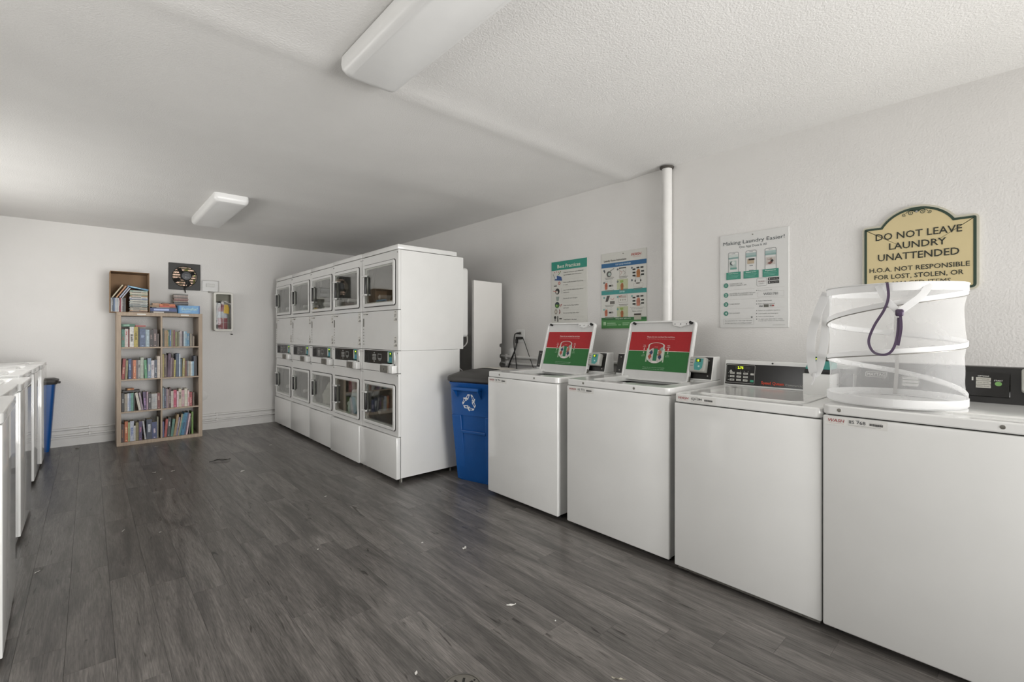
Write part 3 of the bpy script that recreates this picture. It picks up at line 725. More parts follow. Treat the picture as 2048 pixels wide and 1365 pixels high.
    f.rect(.018, .20, .044, .275, '77756f', 2)
    for k in range(6): f.rect(.020+.004*(k % 2), .182-.027*k-.012, .036+.003*(k % 3), .182-.027*k, '8d8b85', 2)
    for (q, nm) in ((.235, nums[0]), (.02, nums[1])):
        f.rect(2*a-.075, q, 2*a-.022, q+.095, 'd2d0ca', 1); f.text(nm, 2*a-.050, q+.045, .020, '3c3c3a', al='c', bold=.02); f.rect(2*a-.058, q+.082, 2*a-.042, q+.088, '6a6864', 2)
        f.rect(2*a-.044, q+.012, 2*a-.028, q+.03, '3a3a38', 2); f.rect(2*a-.072, q+.014, 2*a-.052, q+.02, '77756f', 2)
    f.build(t, 'panel_sticker', 'sticker_lettering')
    return t
ORD = ['nearest the camera', 'second from the camera', 'third from the camera', 'fourth from the camera', 'farthest from the camera, at the back wall']
for k in range(5):
    dr = dryer('white stacked coin dryer '+ORD[k], 3.4665+.683*(k+.5), (0, -.004, .006, .010, .012)[k], ((27, 28), (29, 30), (31, 32), (33, 34), (35, 36))[k] and (str(27+2*k), str(28+2*k)), .012 if k == 1 else 0)
    if k == 0: NEAR = dr
# laundry seen inside two drums
def bundle(label, loc, sx, sy, sz, m, seed):
    bm = bmesh.new(); bmesh.ops.create_icosphere(bm, subdivisions=4, radius=1); r = random.Random(seed); ph = [r.uniform(0, 6) for _ in range(9)]
    for v in bm.verts:
        p = v.co.copy(); k = 1+.10*math.sin(6*p.x+ph[0]+3*p.z)+.08*math.sin(9*p.y+ph[1]+5*p.x)+.06*math.sin(13*p.z+ph[2]+7*p.y)+.04*math.sin(21*p.x+11*p.y+ph[3])
        p *= k
        if p.z < -.55: p.z = -.55
        v.co = Vector((p.x*sx, p.y*sy, (p.z+.55)*sz))
    me = bpy.data.meshes.new('laundry_bundle'); bm.to_mesh(me); bm.free(); me.materials.append(m); me.polygons.foreach_set('use_smooth', [True]*len(me.polygons))
    o = bpy.data.objects.new('laundry_bundle', me); COL.objects.link(o); o.location = loc
    return tag(o, label, 'laundry', 'laundry inside the dryers')
bundle('pale blue-white laundry bundle inside the second lower dryer from the camera', (2.00, 4.505, .412), .075, .13, .165, mat('pale_linen', 'd5dde0', .8, noise=.08, nscale=14, bump=.3, bscale=60), 1)
bundle('grey-white laundry bundle inside the third lower dryer from the camera', (2.00, 5.20, .412), .075, .115, .16, mat('grey_linen', 'c5c3bd', .8, noise=.08, nscale=14, bump=.3, bscale=60), 2)
# duct and cables behind the nearest dryer
t = thing('exhaust_duct', 'dark flexible exhaust duct behind the nearest dryer', 'duct', (2.86, 3.62, 0))
pts = []; m = MB(); prof = []
for k in range(60): prof.append((.052 if k % 2 else .045, .02+k*.0195))
m.lathe(prof, mat('duct_foil', '5d5a55', .5, metal=.5, noise=.1), (0, 0, 0), 18); m.build('duct_hose', t, smooth=True)
MB().cyl((0, 0, 1.16), (0, 0, 1.22), .056, STEELD, 18).build('duct_collar', t, smooth=True)
def curve_pts(P, n=10):
    """Catmull-Rom through P"""
    P = [Vector(p) for p in P]; out = []
    for i in range(len(P)-1):
        a, b, c, d = P[max(i-1, 0)], P[i], P[i+1], P[min(i+2, len(P)-1)]
        for k in range(n):
            s = k/n; out.append(.5*((2*b)+(c-a)*s+(2*a-5*b+4*c-d)*s*s+(3*b-a-3*c+d)*s**3))
    out.append(P[-1]); return out
CABW = mat('white_cable', 'c9c7c0', .5, noise=.03)
def dl(P): return [(3.808-y, x-1.883, z) for x, y, z in P]
MB().tube(curve_pts(dl([(2.60, 3.70, 1.30), (2.645, 3.62, 1.27), (2.665, 3.58, 1.19), (2.64, 3.60, 1.11), (2.495, 3.70, 1.05)])), .0065, CABW, 8).build('power_cable', NEAR, smooth=True)
MB().tube(curve_pts(dl([(2.49, 3.68, .99), (2.58, 3.62, .92), (2.66, 3.58, .80), (2.67, 3.58, .5), (2.67, 3.58, .01)])), .006, CABW, 8).build('power_cable', NEAR, smooth=True)

# ------------------------------------------------------------------ recycling bins
BLUE = mat('blue_bin_plastic', '0a5096', .42, noise=.06, nscale=8)
LIDK = mat('charcoal_lid_plastic', '343230', .5, noise=.1, nscale=20)
def rec_symbol(f, cx, cy, s, col):
    for k in range(3):
        a = R(120*k); c, q = math.cos(a), math.sin(a)
        T = lambda x, y: (cx+s*(x*c-y*q), cy+s*(x*q+y*c))
        def outline(pts, w):
            g = [sum(p[0] for p in pts)/len(pts), sum(p[1] for p in pts)/len(pts)]
            f.band([T(*p) for p in pts], [T(g[0]+(p[0]-g[0])*w, g[1]+(p[1]-g[1])*w) for p in pts], col, 1)
        outline([(-.52, .42), (-.22, .92), (.12, .92), (-.20, .28)], .5)
        outline([(.20, .92), (.42, .92), (.72, .42), (.86, .50), (.72, .12), (.32, .20), (.46, .28)], .5)
t = thing('recycling_bin', 'blue recycling bin with charcoal lid beside the open washers', 'bin', (2.575, 3.125, 0), -PI/2+R(15))
# local: front toward -y, x to the right as seen from the front
lev = [(.0, .40, .40), (.03, .42, .42), (.56, .475, .475)]
m = MB(); rings = [[(x, y, z) for x, y in rr(0, 0, a, b, .05, 4)] for z, a, b in lev]; m.loft(rings, BLUE); m.build('body', t, smooth=True)
m = MB(); rings = [[(x, y, z) for x, y in rr(0, 0, a, a, .055, 4)] for z, a in ((.552, .470), (.556, .500), (.80, .515), (.815, .530), (.826, .530))]; m.loft(rings, BLUE); m.build('collar', t, smooth=True)
for sx in (-1, 1):
    m = MB(); m.loft([[(sx*.10, -.205, .005), (sx*.195, -.205, .005), (sx*.195, -.17, .005), (sx*.10, -.17, .005)],
                      [(sx*.125, -.252, .555), (sx*.222, -.252, .555), (sx*.222, -.2, .555), (sx*.125, -.2, .555)]], BLUE); m.build('front_rib', t, bevel=.006)
MB().rbox(-.125, -.246, .405, .125, -.205, .43, BLUE, .005).build('grab_bar', t)
h = MB(); h.rbox(-.17, -.315, .765, .10, -.255, .79, BLUE, .006)
for sx in (-.165, .085): h.prism([(-.31, .765), (-.26, .765), (-.26, .70)], 'yz', sx, sx+.012, BLUE)
h.build('front_handle', t)
f = Flat((0, -.2345, 0), (1, 0, 0), (0, -.0307, 1), (0, -1, -.0307), .0012); rec_symbol(f, -.03, .665, .074, 'dfe3e6'); f.art.build('recycling_symbol', t)
m = MB(); rings = [[(x, y, z) for x, y in rr(0, .0, a, a, .07, 5)] for z, a in ((.832, .550), (.842, .562), (.866, .560), (.878, .545), (.906, .43), (.925, .28), (.934, .12))]; m.loft(rings, LIDK); m.build('lid', t, smooth=True)
for sx in (-1, 1): MB().cyl((sx*.20, .22, .09), (sx*.235, .22, .09), .09, RUBBER, 20).build('wheel', t, smooth=True)
pp = MB(); sheet = []
nx, ny = 8, 6
for j in range(ny):
    for i in range(nx):
        x = -.10+.33*i/(nx-1); y = -.06+.26*j/(ny-1); d = max(abs(x), abs(y))
        z = .9375-.11*max(0, d-.06)-.16*max(0, d-.14)-.3*max(0, d-.215)+.0015*math.sin(9*x+7*y)
        sheet.append((x, y, z+.001))
qs = [(j*nx+i, j*nx+i+1, (j+1)*nx+i+1, (j+1)*nx+i) for j in range(ny-1) for i in range(nx-1)]
pp.add(sheet, qs, mat('newsprint', 'b9b5ae', .8, noise=.10, nscale=40))
o = pp.build('paper_sheet', smooth=True); o.location = (2.575, 3.125, 0); o.rotation_euler = (0, 0, -PI/2+R(15)); s_ = o.modifiers.new('thickness', 'SOLIDIFY'); s_.thickness = .0012; s_.offset = 1
tag(o, 'printed paper sheet lying on the lid of the blue recycling bin', 'paper')

t = thing('slim_bin', 'slim blue bin with black lid at the end of the left washers', 'bin', (-.535, 6.93, 0))
m = MB(); m.loft([[(x, y, z) for x, y in rr(0, 0, a, b, .03, 4)] for z, a, b in ((0, .46, .20), (.03, .47, .205), (.70, .55, .235))], BLUE); m.build('body', t, smooth=True)
m = MB(); m.loft([[(x, y, z) for x, y in rr(0, 0, a, b, .03, 4)] for z, a, b in ((.701, .575, .25), (.72, .60, .262), (.742, .60, .262), (.757, .54, .22))], LIDK); m.build('lid', t, smooth=True)
MB().rbox(.285, -.03, .702, .315, .03, .722, LIDK, .004).build('lid_handle', t)

# ------------------------------------------------------------------ spare metal panel, wall pipes, outlet
PANW = mat('panel_enamel', (.70, .685, .66), .35, noise=.02, nscale=5)
out = [(0, 0), (.348, 0), (.348, .86), (.338, .90), (.318, .915), (.316, .94), (.336, .955), (.336, .99), (.322, .995), (.318, 1.012), (.324, 1.028), (.338, 1.032), (.338, 1.095), (.322, 1.10), (.316, 1.115), (.322, 1.13), (.348, 1.135), (.348, 1.728), (0, 1.735)]
t = thing('metal_panel', 'tall white metal panel standing behind the blue recycling bin', 'panel', (2.682, 3.502, 0))
MB().prism(out, 'xz', -.004, 0, PANW).build('sheet', t)
MB().box(.344, .0, .0, .348, .026, .86, PANW).box(.344, 0, 1.14, .348, .026, 1.727, PANW).box(0, 0, 0, .004, .026, 1.735, PANW).build('side_flange', t)
MB().box(.004, 0, 1.727, .344, .026, 1.731, PANW).build('top_flange', t)

t = thing('vent_pipe', 'white vertical pipe running up the right wall to the ceiling', 'pipe', (XR-.044, 1.755, 0))
MB().cyl((0, 0, 0), (0, 0, CZ-.006), .0355, PIPEW, 24).build('pipe_run', t, smooth=True)
MB().lathe([(.037, -.020), (.047, -.016), (.050, -.006), (.037, -.004)], mat('pipe_gap', '4b4742', .8, noise=.2, nscale=60), (0, 0, CZ-.004), 20).build('ceiling_ring', t, smooth=True)
for z, lab in ((1.0, 'upper painted conduit along the right wall under the outlet'), (.935, 'lower painted conduit along the right wall near the bin')):
    t = thing('wall_conduit', lab, 'pipe', (XR-.022, 0, z), 0, 'conduits on the right wall')
    MB().cyl((0, 1.9 if z > .95 else 2.9, 0), (0, 3.60, 0), .0165 if z > .95 else .013, PIPEW, 12).build('pipe_run', t, smooth=True)
    for y in ((2.3, 3.07, 3.52) if z > .95 else (3.52,)):
        MB().rbox(-.018, y-.012, -.026, .021, y+.012, .026, PIPEW, .004).build('pipe_strap', t)
t = thing('wall_outlet', 'white wall outlet with two black plugs left of the posters', 'outlet', (XR, 3.343, 1.21), -PI/2)
MB().rbox(-.058, -.007, -.06, .058, 0, .06, WHITEP, .003).build('cover_plate', t)
for q in (.026, -.026): MB().rbox(-.018, -.0085, q-.014, .018, -.0068, q+.014, mat('socket_face', 'b5b1aa', .5, noise=.02), .0005).build('socket', t)
f = [curve_pts([(-.026, -.024, .025), (-.050, -.036, .005), (-.046, -.046, -.1), (-.015, -.05, -.24), (.01, -.05, -.42)]),
     curve_pts([(-.034, -.024, -.06), (-.036, -.024, -.09), (-.05, -.04, -.16), (-.11, -.05, -.28), (-.15, -.05, -.42)])]
t2 = thing('power_plug', 'upper black plug in the wall outlet with hanging cord', 'plug', (XR, 3.343, 1.21), -PI/2)
MB().rbox(-.030, -.034, .016, .016, -.0088, .034, BLACKP, .006).build('plug_body', t2, smooth=True)
MB().tube(f[0], .0055, BLACKP, 8).build('cord', t2, smooth=True)
t2 = thing('power_plug', 'lower black plug adapter in the wall outlet with two cords', 'plug', (XR, 3.343, 1.21), -PI/2)
MB().rbox(-.040, -.034, -.032, .046, -.0088, -.008, BLACKP, .006).rbox(-.044, -.034, -.075, -.024, -.012, -.030, BLACKP, .006).build('plug_body', t2, smooth=True)
MB().tube(f[1], .007, BLACKP, 8).build('cord', t2, smooth=True)
MB().tube(curve_pts([(.044, -.02, -.02), (.07, -.025, -.04), (.13, -.03, -.15), (.19, -.035, -.26), (.25, -.04, -.36), (.29, -.05, -.45)]), .0035, BLACKP, 6).build('thin_cord', t2, smooth=True)
t = thing('pipe_cap', 'small round white cap on the wall below the outlet', 'wall cap', (XR, 3.462, 1.045), -PI/2)
MB().lathe([(.045, 0), (.045, -.012), (.034, -.02), (.02, -.03), (0, -.03)], WHITEP, (0, 0, 0), 20, 'y').build('cap', t, smooth=True)
MB().rbox(-.012, -.036, -.035, .012, -.028, .035, WHITEP, .003).build('cap_grip', t)

# ------------------------------------------------------------------ posters on the right wall
def poster(label, y0, z1, w, h):
    t = thing('poster', label, 'poster', (XR, y0, z1), -PI/2, 'instruction posters on the right wall')
    MB().rbox(0, -.006, -h, w, -.0005, 0, mat('poster_board', (.62, .615, .57), .4, noise=.01), .001, 1).build('board', t)
    MB().cyl((w*.5, -.006, -.018), (w*.5, -.0085, -.018), .004, STEELD, 10).build('fixing_screw', t)
    return t, Flat((0, -.0062, 0), (1, 0, 0), (0, 0, 1), (0, -1, 0), .0004)
# Best Practices
t, f = poster('poster headed Best Practices with teal banner', 2.925, 1.880, .410, .61)
W = .41
f.rect(0, -.078, W, 0, '2c8a78', 1); f.text('Best Practices', W*.5, -.060, .030, 'd8ddd0', w=.265, al='c', bold=.03)
rows = [('Check all clothing for stains; follow the', 'tag for laundry care instructions'), ('Never overfill; one capful of liquid soap', 'or 1 pod'), ('Leave room for clothes; heavy fabrics', 'wash poorly'),
        ('Do not add extra detergent',), ('Clean the lint filter before', 'each cycle'), ('Do not dry things with rubber',), ('1 wash load = 1 dry load',), ('Close the lid before and after drying',)]
yy = -.108
for k, rw in enumerate(rows):
    for j, s in enumerate(rw): f.text(s, .145, yy-.022*j, .0088, '4a4a46', w=min(.225, .0062*len(s)), bold=.012)
    yy -= (.088, .068, .075, .062, .068, .058, .062, .06)[k]
    f.line([(.145, yy+.03), (W-.03, yy+.03)], .0006, 'b0aea2', 1)
# icons
f.poly([(.035, -.165), (.13, -.175), (.12, -.140), (.07, -.125)], '2f4f86', 2); f.line([(.02, -.11), (.05, -.16)], .004, '3d3d3a', 2); f.line([(.085, -.12), (.115, -.088)], .006, '5b9a58', 2); f.disc(.055, -.145, .012, 'c9d4dc', 3)
for k in range(4): f.disc(.04+.023*k, -.095+.004*(k % 2), .005, 'b0605a', 2, 10)
f.disc(.095, -.195, .014, 'b4645f', 2); f.disc(.095, -.195, .007, 'd9c9bd', 3); f.rect(.03, -.222, .065, -.213, '3a3a38', 2); f.line([(.03, -.2), (.075, -.205)], .0012, '9a9890', 2)
f.disc(.072, -.268, .026, '2e2d2b', 2, 20, 1.05); f.disc(.068, -.275, .012, 'cfc9be', 3); f.line([(.02, -.262), (.06, -.268)], .006, 'c7867a', 4); f.line([(.122, -.24), (.122, -.29)], .0012, '6a6a66', 2)
f.poly([(.055, -.315), (.095, -.315), (.088, -.352), (.062, -.352)], '8f9a92', 2)
f.disc(.07, -.39, .028, '3c6b35', 2); f.poly([(.043, -.385), (.055, -.366), (.085, -.366), (.097, -.385)], '2c3140', 3); f.line([(.09, -.40), (.125, -.385), (.11, -.41)], .004, 'b4645f', 4); f.disc(.065, -.395, .01, '8fb05a', 4)
f.disc(.055, -.45, .018, '9a948a', 2, 20, 1.3); f.disc(.055, -.45, .010, 'c9c4b8', 3, 20, 1.3); f.poly([(.09, -.425), (.105, -.44), (.108, -.46), (.09, -.475), (.098, -.45)], '7a3f36', 2)
f.disc(.045, -.502, .014, '2d2d2b', 2); f.rect(.038, -.535, .05, -.515, '6b6b67', 2); f.rect(.07, -.54, .083, -.49, '5f5f5b', 2); f.rect(.095, -.52, .125, -.508, '4a4a47', 2)
f.poly([(.02, -.59), (.05, -.555), (.055, -.585), (.045, -.6)], '8d8d88', 2); f.disc(.05, -.578, .012, '2d2d2b', 3, 16, 1.5); f.rect(.07, -.595, .12, -.585, '4a4a47', 2); f.line([(.07, -.57), (.1, -.56), (.12, -.565)], .002, 'b0736b', 2)
f.build(t)
# Laundry Room Instructions
t, f = poster('poster headed Laundry Room Instructions with blue, teal and green bands', 2.364, 1.886, .420, .617)
W = .42
f.text('WASH', .285, -.048, .022, 'b5301f', w=.09, bold=.01, shear=.15); f.rect(.30, -.058, .37, -.0565, 'c9746a', 2)
f.text('Laundry Room Instructions', .025, -.070, .0155, '3b3b38', w=.215, bold=.025)
f.rect(0, -.118, W, -.083, '2c628f', 1); f.text('TOP LOAD WASHER', W*.5, -.106, .011, 'c2d2dc', w=.145, al='c', bold=.03)
f.rect(0, -.338, W, -.303, '3d918c', 1); f.text('DRYER', W*.48, -.326, .012, 'b9dad6', w=.05, al='c', bold=.03)
f.rect(0, -.545, W, -.523, '2f6b38', 1); f.text('REQUEST SERVICE', W*.5, -.538, .010, 'b9ccb4', w=.14, al='c', bold=.03)
f.rect(0, -.612, W, -.545, '4a8a4a', 1)
f.rect(.02, -.585, .045, -.557, 'a9cba2', 2)
for (a, b, c) in ((.055, .14, -.566), (.055, .15, -.58), (.165, .19, -.58), (.205, .27, -.566), (.205, .26, -.58)): f.rect(a, c-.006, b, c, '9cc39a', 2)
def hand(x, y, c, s=1.0):
    f.poly([(x-.010*s, y-.028*s), (x+.010*s, y-.028*s), (x+.013*s, y), (x+.010*s, y+.018*s), (x-.002*s, y+.022*s), (x-.013*s, y+.008*s)], c, 3)
    for k in range(3): f.line([(x-.004*s+.006*s*k, y-.010*s), (x-.004*s+.006*s*k, y+.012*s)], .0012*s, '6e4a36', 4)
for base, col in ((-.118, '33404f'), (-.338, '4d9a96')):
    for r_ in range(2):
        for c_ in range(3):
            if base < -.3 and r_ == 1 and c_ == 2: continue
            f.disc(.027+.132*c_, base-.022-.098*r_, .008, col, 2, 14)
            f.text(str(r_*3+c_+1), .027+.132*c_, base-.026-.098*r_, .008, 'cfd2c6', al='c', bold=.03, L=4)
            for j in range(2): f.rect(.035+.135*c_+.006*j, base-.086-.098*r_-.009*j, .125+.130*c_-.010*j, base-.0825-.098*r_-.009*j, '7d7c74', 2)
# little drawings
f.disc(.075, -.170, .024, '5a5a57', 2); f.disc(.080, -.172, .014, 'a9b6ae', 3); f.line([(.08, -.15), (.125, -.128)], .008, '9d9d97', 3); f.line([(.03, -.19), (.12, -.195)], .0015, '8b7a70', 2); f.rect(.028, -.158, .036, -.14, '2b2b29', 2)
f.frame(.175, -.198, .235, -.135, .0015, '8a857c', 2); f.rect(.172, -.136, .238, -.128, '2b2a28', 3); f.line([(.18, -.15), (.20, -.17), (.18, -.19)], .002, 'b0625a', 3); f.line([(.21, -.15), (.23, -.17), (.215, -.19)], .002, '6a6a66', 3); f.line([(.18, -.162), (.23, -.158)], .0012, 'b98a80', 3)
for (yy0, hc) in ((-.150, 'b5763f'), (-.370, 'c07e68')):
    for (x, y) in ((.31, 0), (.345, .010), (.38, .010), (.31, -.025), (.385, -.02), (.31, -.048), (.385, -.045)): f.rect(x-.013, yy0+y-.010, x+.013, yy0+y+.002, '2b2c28', 2)
    hand(.348, yy0-.032, hc, 1.3)
for (yy0) in (-.245, -.462):
    hand(.047, yy0-.018, 'bb6a50', 1.1); f.frame(.04, yy0-.005, .065, yy0+.02, .0012, '8d8d86', 2, .008); f.frame(.085, yy0-.002, .105, yy0+.022, .0012, '8d8d86', 2, .008)
    f.rect(.075, yy0-.028, .115, yy0-.014, '262624', 2); f.disc(.105, yy0-.022, .006, 'c2beb2', 3, 10); f.rect(.085, yy0-.043, .11, yy0-.041, '8d8d86', 2)
    f.rect(.152, yy0-.055, .255, yy0+.025, 'b9bf9c', 1); f.rect(.182, yy0-.002, .212, yy0+.016, '93ab5c', 2); f.rect(.195, yy0-.012, .199, yy0, '5f8a4a', 2); hand(.2, yy0-.03, 'a8693f', 1.1)
f.frame(.325, -.262, .365, -.215, .0015, '77746d', 2, .004); f.frame(.305, -.29, .39, -.262, .0012, '8d8a82', 2, .006); f.rect(.33, -.268, .36, -.258, '6a6761', 3); f.rect(.316, -.252, .324, -.236, '2b2b29', 2); f.rect(.366, -.252, .374, -.236, '2b2b29', 2)
f.poly([(.04, -.395), (.055, -.345), (.085, -.345), (.065, -.392)], '4a4744', 2); f.rect(.085, -.415, .13, -.39, '6d6a65', 2); f.line([(.09, -.37), (.115, -.38), (.125, -.365)], .003, 'b0625a', 2)
f.frame(.165, -.405, .25, -.345, .0015, '8d8a82', 2, .006); f.rect(.175, -.37, .24, -.352, 'b3a9a0', 2); f.line([(.17, -.358), (.20, -.352)], .005, 'a85a50', 3)
for k in range(3): f.disc(.187+.021*k, -.385, .007, 'a9a59b', 2, 12)
for k, s in enumerate(('Not sure how to use a machine?', 'See the instructions')): f.text(s, .335, -.452-.011*k, .006, '6d6b64', w=.12-.02*k, al='c')
f.text('Washer and dryer', .338, -.482, .008, '4a4a46', w=.09, al='c'); f.frame(.31, -.545, .375, -.497, .0015, '9a978e', 4); f.rect(.312, -.543, .373, -.5, 'b5b3a4', 3); f.rect(.312, -.51, .372, -.498, '3b342c', 5); 
f.build(t)
# Making Laundry Easier!
t, f = poster('white poster headed Making Laundry Easier with three phones', 1.388, 1.885, .415, .612)
W = .415
BOARDW = mat('poster_board_white', (.66, .66, .645), .4, noise=.01)
for c in t.children:
    if c.name.startswith('board'): c.data.materials[0] = BOARDW
f.text('Making Laundry Easier!', W*.5, -.068, .0225, '4b5356', w=.37, al='c')
f.text('One App Does It All', W*.5, -.096, .0140, '565e60', w=.165, al='c')
for (x, y1, hdr, pic, txt) in ((.055, -.118, 0, 0, 'Mobile Payment'), (.165, -.118, 1, 1, 'Request Service'), (.280, -.118, 1, 2, 'Payments')):
    f.frame(x, -.262, x+.066, y1, .002, '4f5658', 2, .008); f.rect(x+.022, y1-.010, x+.044, y1-.008, '80888a', 3)
    f.rect(x+.002, y1-.044, x+.064, y1-.016, '9fb3b1' if hdr else 'c3cac6', 2)
    f.rect(x+.002, y1-.044, x+.064, y1-.033, '87a39f', 3)
    if pic == 0: f.rect(x+.010, y1-.098, x+.052, y1-.055, 'aebdb8', 3); f.disc(x+.024, y1-.072, .013, '4c5456', 4); f.disc(x+.032, y1-.070, .012, 'cfd4d0', 5); f.rect(x+.012, y1-.112, x+.054, y1-.100, '6f9d92', 3)
    if pic == 1: f.rect(x+.010, y1-.086, x+.052, y1-.055, 'b5a58e', 3); f.rect(x+.018, y1-.064, x+.054, y1-.053, '3b3833', 4); f.rect(x+.024, y1-.100, x+.044, y1-.095, '7d8486', 3); f.rect(x+.02, y1-.132, x+.048, y1-.126, '7d8486', 3)
    if pic == 2: f.rect(x+.008, y1-.104, x+.060, y1-.056, 'bdb8b2', 3); f.poly([(x+.014, y1-.094), (x+.034, y1-.082), (x+.046, y1-.092), (x+.030, y1-.102)], '7a5049', 4); f.disc(x+.042, y1-.080, .008, '2b2a2a', 5); f.disc(x+.036, y1-.068, .007, '9a8c84', 5); f.line([(x+.012, y1-.066), (x+.034, y1-.076)], .002, '9c7a74', 5)
    f.rect(x-.013, -.296, x+.079, -.248, '3f8b78', 4); f.text(txt, x+.033, -.260, .0065, 'cfe0d8', al='c', w=.062, bold=.03, L=6)
    for j in range(3): f.rect(x-.005, -.270-.008*j, x+.069-.006*j, -.2685-.008*j, '8dbcae', 5)
f.frame(.232, -.350, .292, -.300, .0012, '6a6d6d', 2, .006); f.text('WASH', .262, -.326, .008, '7d5a5a', w=.042, al='c', shear=.15); f.text('CONNECT', .262, -.339, .005, '9a9a98', w=.038, al='c')
for (y, s) in ((-.319, 'Google Play'), (-.340, 'App Store')): f.rect(.298, y, .362, y+.017, '2e2e2e', 2); f.disc(.307, y+.0085, .0045, 'b5b5b2', 3, 12); f.text(s, .317, y+.0055, .006, 'a9a9a6', w=.040, L=4)
ry = (-.333, -.397, -.458, -.518)
for k, tx in enumerate((('DOWNLOAD THE', 'WASH-CONNECT APP'), ('REGISTER IN LAUNDRY ROOM', 'OR ENTER LOCATION CODE'), ('LOAD MONEY',), ('DO LAUNDRY',))):
    f.disc(.040, ry[k], .0155, '4a8575', 2, 24); f.text(str(k+1), .040, ry[k]-.0075, .015, 'd0dcd4', al='c', bold=.02)
    for j, s in enumerate(tx): f.text(s, .064, ry[k]+(.004 if len(tx) > 1 else -.003)-.011*j, .0075, '7a7d7b', w=min(.16, .0066*len(s)))
for (y, xa, xb) in ((-.364, .022, .222), (-.364, .232, .392), (-.428, .022, .392), (-.488, .022, .222), (-.488, .245, .392), (-.551, .022, .20)): f.rect(xa, y, xb, y+.0009, 'b4b3ae', 1)
f.text('Enter location code', .240, -.380, .0058, '7d7f7d', w=.082); f.disc(.232, -.377, .0028, '5a5c5b', 2, 10)
f.frame(.238, -.420, .388, -.386, .0009, 'a9a9a5', 1); f.text('W001781', .313, -.410, .0155, '4d5254', w=.083, al='c')
for (y, s, ww) in ((-.447, 'Select Add Funds', .078), (-.466, 'Enter payment method', .094)): f.text(s, .242, y, .0062, '5c5f5e', w=ww, bold=.01); f.disc(.232, y+.003, .0028, '5a5c5b', 2, 10)
f.text('VISA', .246, -.482, .0088, '3f4245', w=.024, bold=.04, shear=.2); f.rect(.274, -.484, .302, -.468, '5e5e56', 2); f.rect(.308, -.481, .320, -.470, '8d8d86', 2); f.poly([(.320, -.481), (.333, -.481), (.333, -.472), (.322, -.470)], 'a0504e', 2)
for k, (s, ww) in enumerate((('Select an available machine', .126), ('Load laundry and detergent', .114), ('Select machine & pay', .090))): f.text(s, .242, -.508-.019*k, .006, '767977', w=ww); f.disc(.232, -.505-.019*k, .0028, '6a6c6b', 2, 10)
f.text('To start cycle: Select fabric setting,', .242, -.562, .006, '767977', w=.140); f.text('or push start button on the machine.', .242, -.572, .006, '767977', w=.150); f.disc(.232, -.559, .0028, '5a5c5b', 2, 10)
f.frame(.022, -.592, .214, -.556, .0009, 'a9a9a5', 1); f.text('Get reimbursement for 1 free in-app wash when', .032, -.569, .0055, '55585a', w=.172, bold=.01); f.text('you report app features not working as intended', .032, -.584, .0055, '55585a', w=.168, bold=.01)
f.disc(.202, -.545, .006, '8a8c8a', 2, 12); f.rect(.325, -.597, .395, -.5955, '9a9a96', 1)
f.build(t)

# ------------------------------------------------------------------ arched notice sign
def arch(k, n=20):
    """outline inset by k; local x to the right from the sign's left edge, z up from its foot"""
    W, S, T = .452, .362, .444; x0, x1 = .076, .372; cx = (x0+x1)/2; hw = (x1-x0)/2; sg = T-S
    rad = (hw*hw+sg*sg)/(2*sg); cy = T-rad
    pts = []; rc = .028
    for a in range(5): an = R(180+90*a/4); pts.append((rc+(rc-k)*math.cos(an), rc+(rc-k)*math.sin(an)))
    for a in range(5): an = R(270+90*a/4); pts.append((W-rc+(rc-k)*math.cos(an), rc+(rc-k)*math.sin(an)))
    r2_ = .018
    for a in range(5): an = R(90*a/4); pts.append((W-r2_+(r2_-k)*math.cos(an), S-r2_+(r2_-k)*math.sin(an)))
    rk = rad-k; yy = S-k; dx = math.sqrt(rk*rk-(yy-cy)**2)
    a1 = math.atan2(yy-cy, dx); a2 = PI-a1
    for a in range(n+1): an = a1+(a2-a1)*a/n; pts.append((cx+rk*math.cos(an), cy+rk*math.sin(an)))
    for a in range(5): an = R(90+90*a/4); pts.append((r2_+(r2_-k)*math.cos(an), S-r2_+(r2_-k)*math.sin(an)))
    return pts
t = thing('notice_sign', 'beige arched notice sign with dark green border above the hamper', 'sign', (XR, .610, 1.447), -PI/2)
MB().fan(arch(0), (.226, .2), 'xz', -.012, -.0005, mat('sign_edge', 'c3bfae', .5, noise=.03)).build('backing', t)
MB().ring(arch(.0095), arch(.0205), 'xz', -.0145, -.0118, mat('sign_green', '22392a', .45, noise=.05)).build('border', t)
MB().fan(arch(.0203), (.226, .2), 'xz', -.0135, -.0118, mat('sign_beige', 'cdbd91', .5, noise=.02, nscale=8)).build('field', t)
f = Flat((0, -.0136, 0), (1, 0, 0), (0, 0, 1), (0, -1, 0), .0005)
for s, y, h, ww in (('DO NOT LEAVE', .283, .034, .335), ('LAUNDRY', .229, .033, .222), ('UNATTENDED', .173, .034, .315), ('H.O.A. NOT RESPONSIBLE', .114, .0225, .388), ('FOR LOST, STOLEN, OR', .0755, .0225, .345), ('DAMAGED ITEMS', .038, .0225, .255)):
    f.text(s, .226, y+.001, h, '25281f', w=ww, al='c', bold=.02)
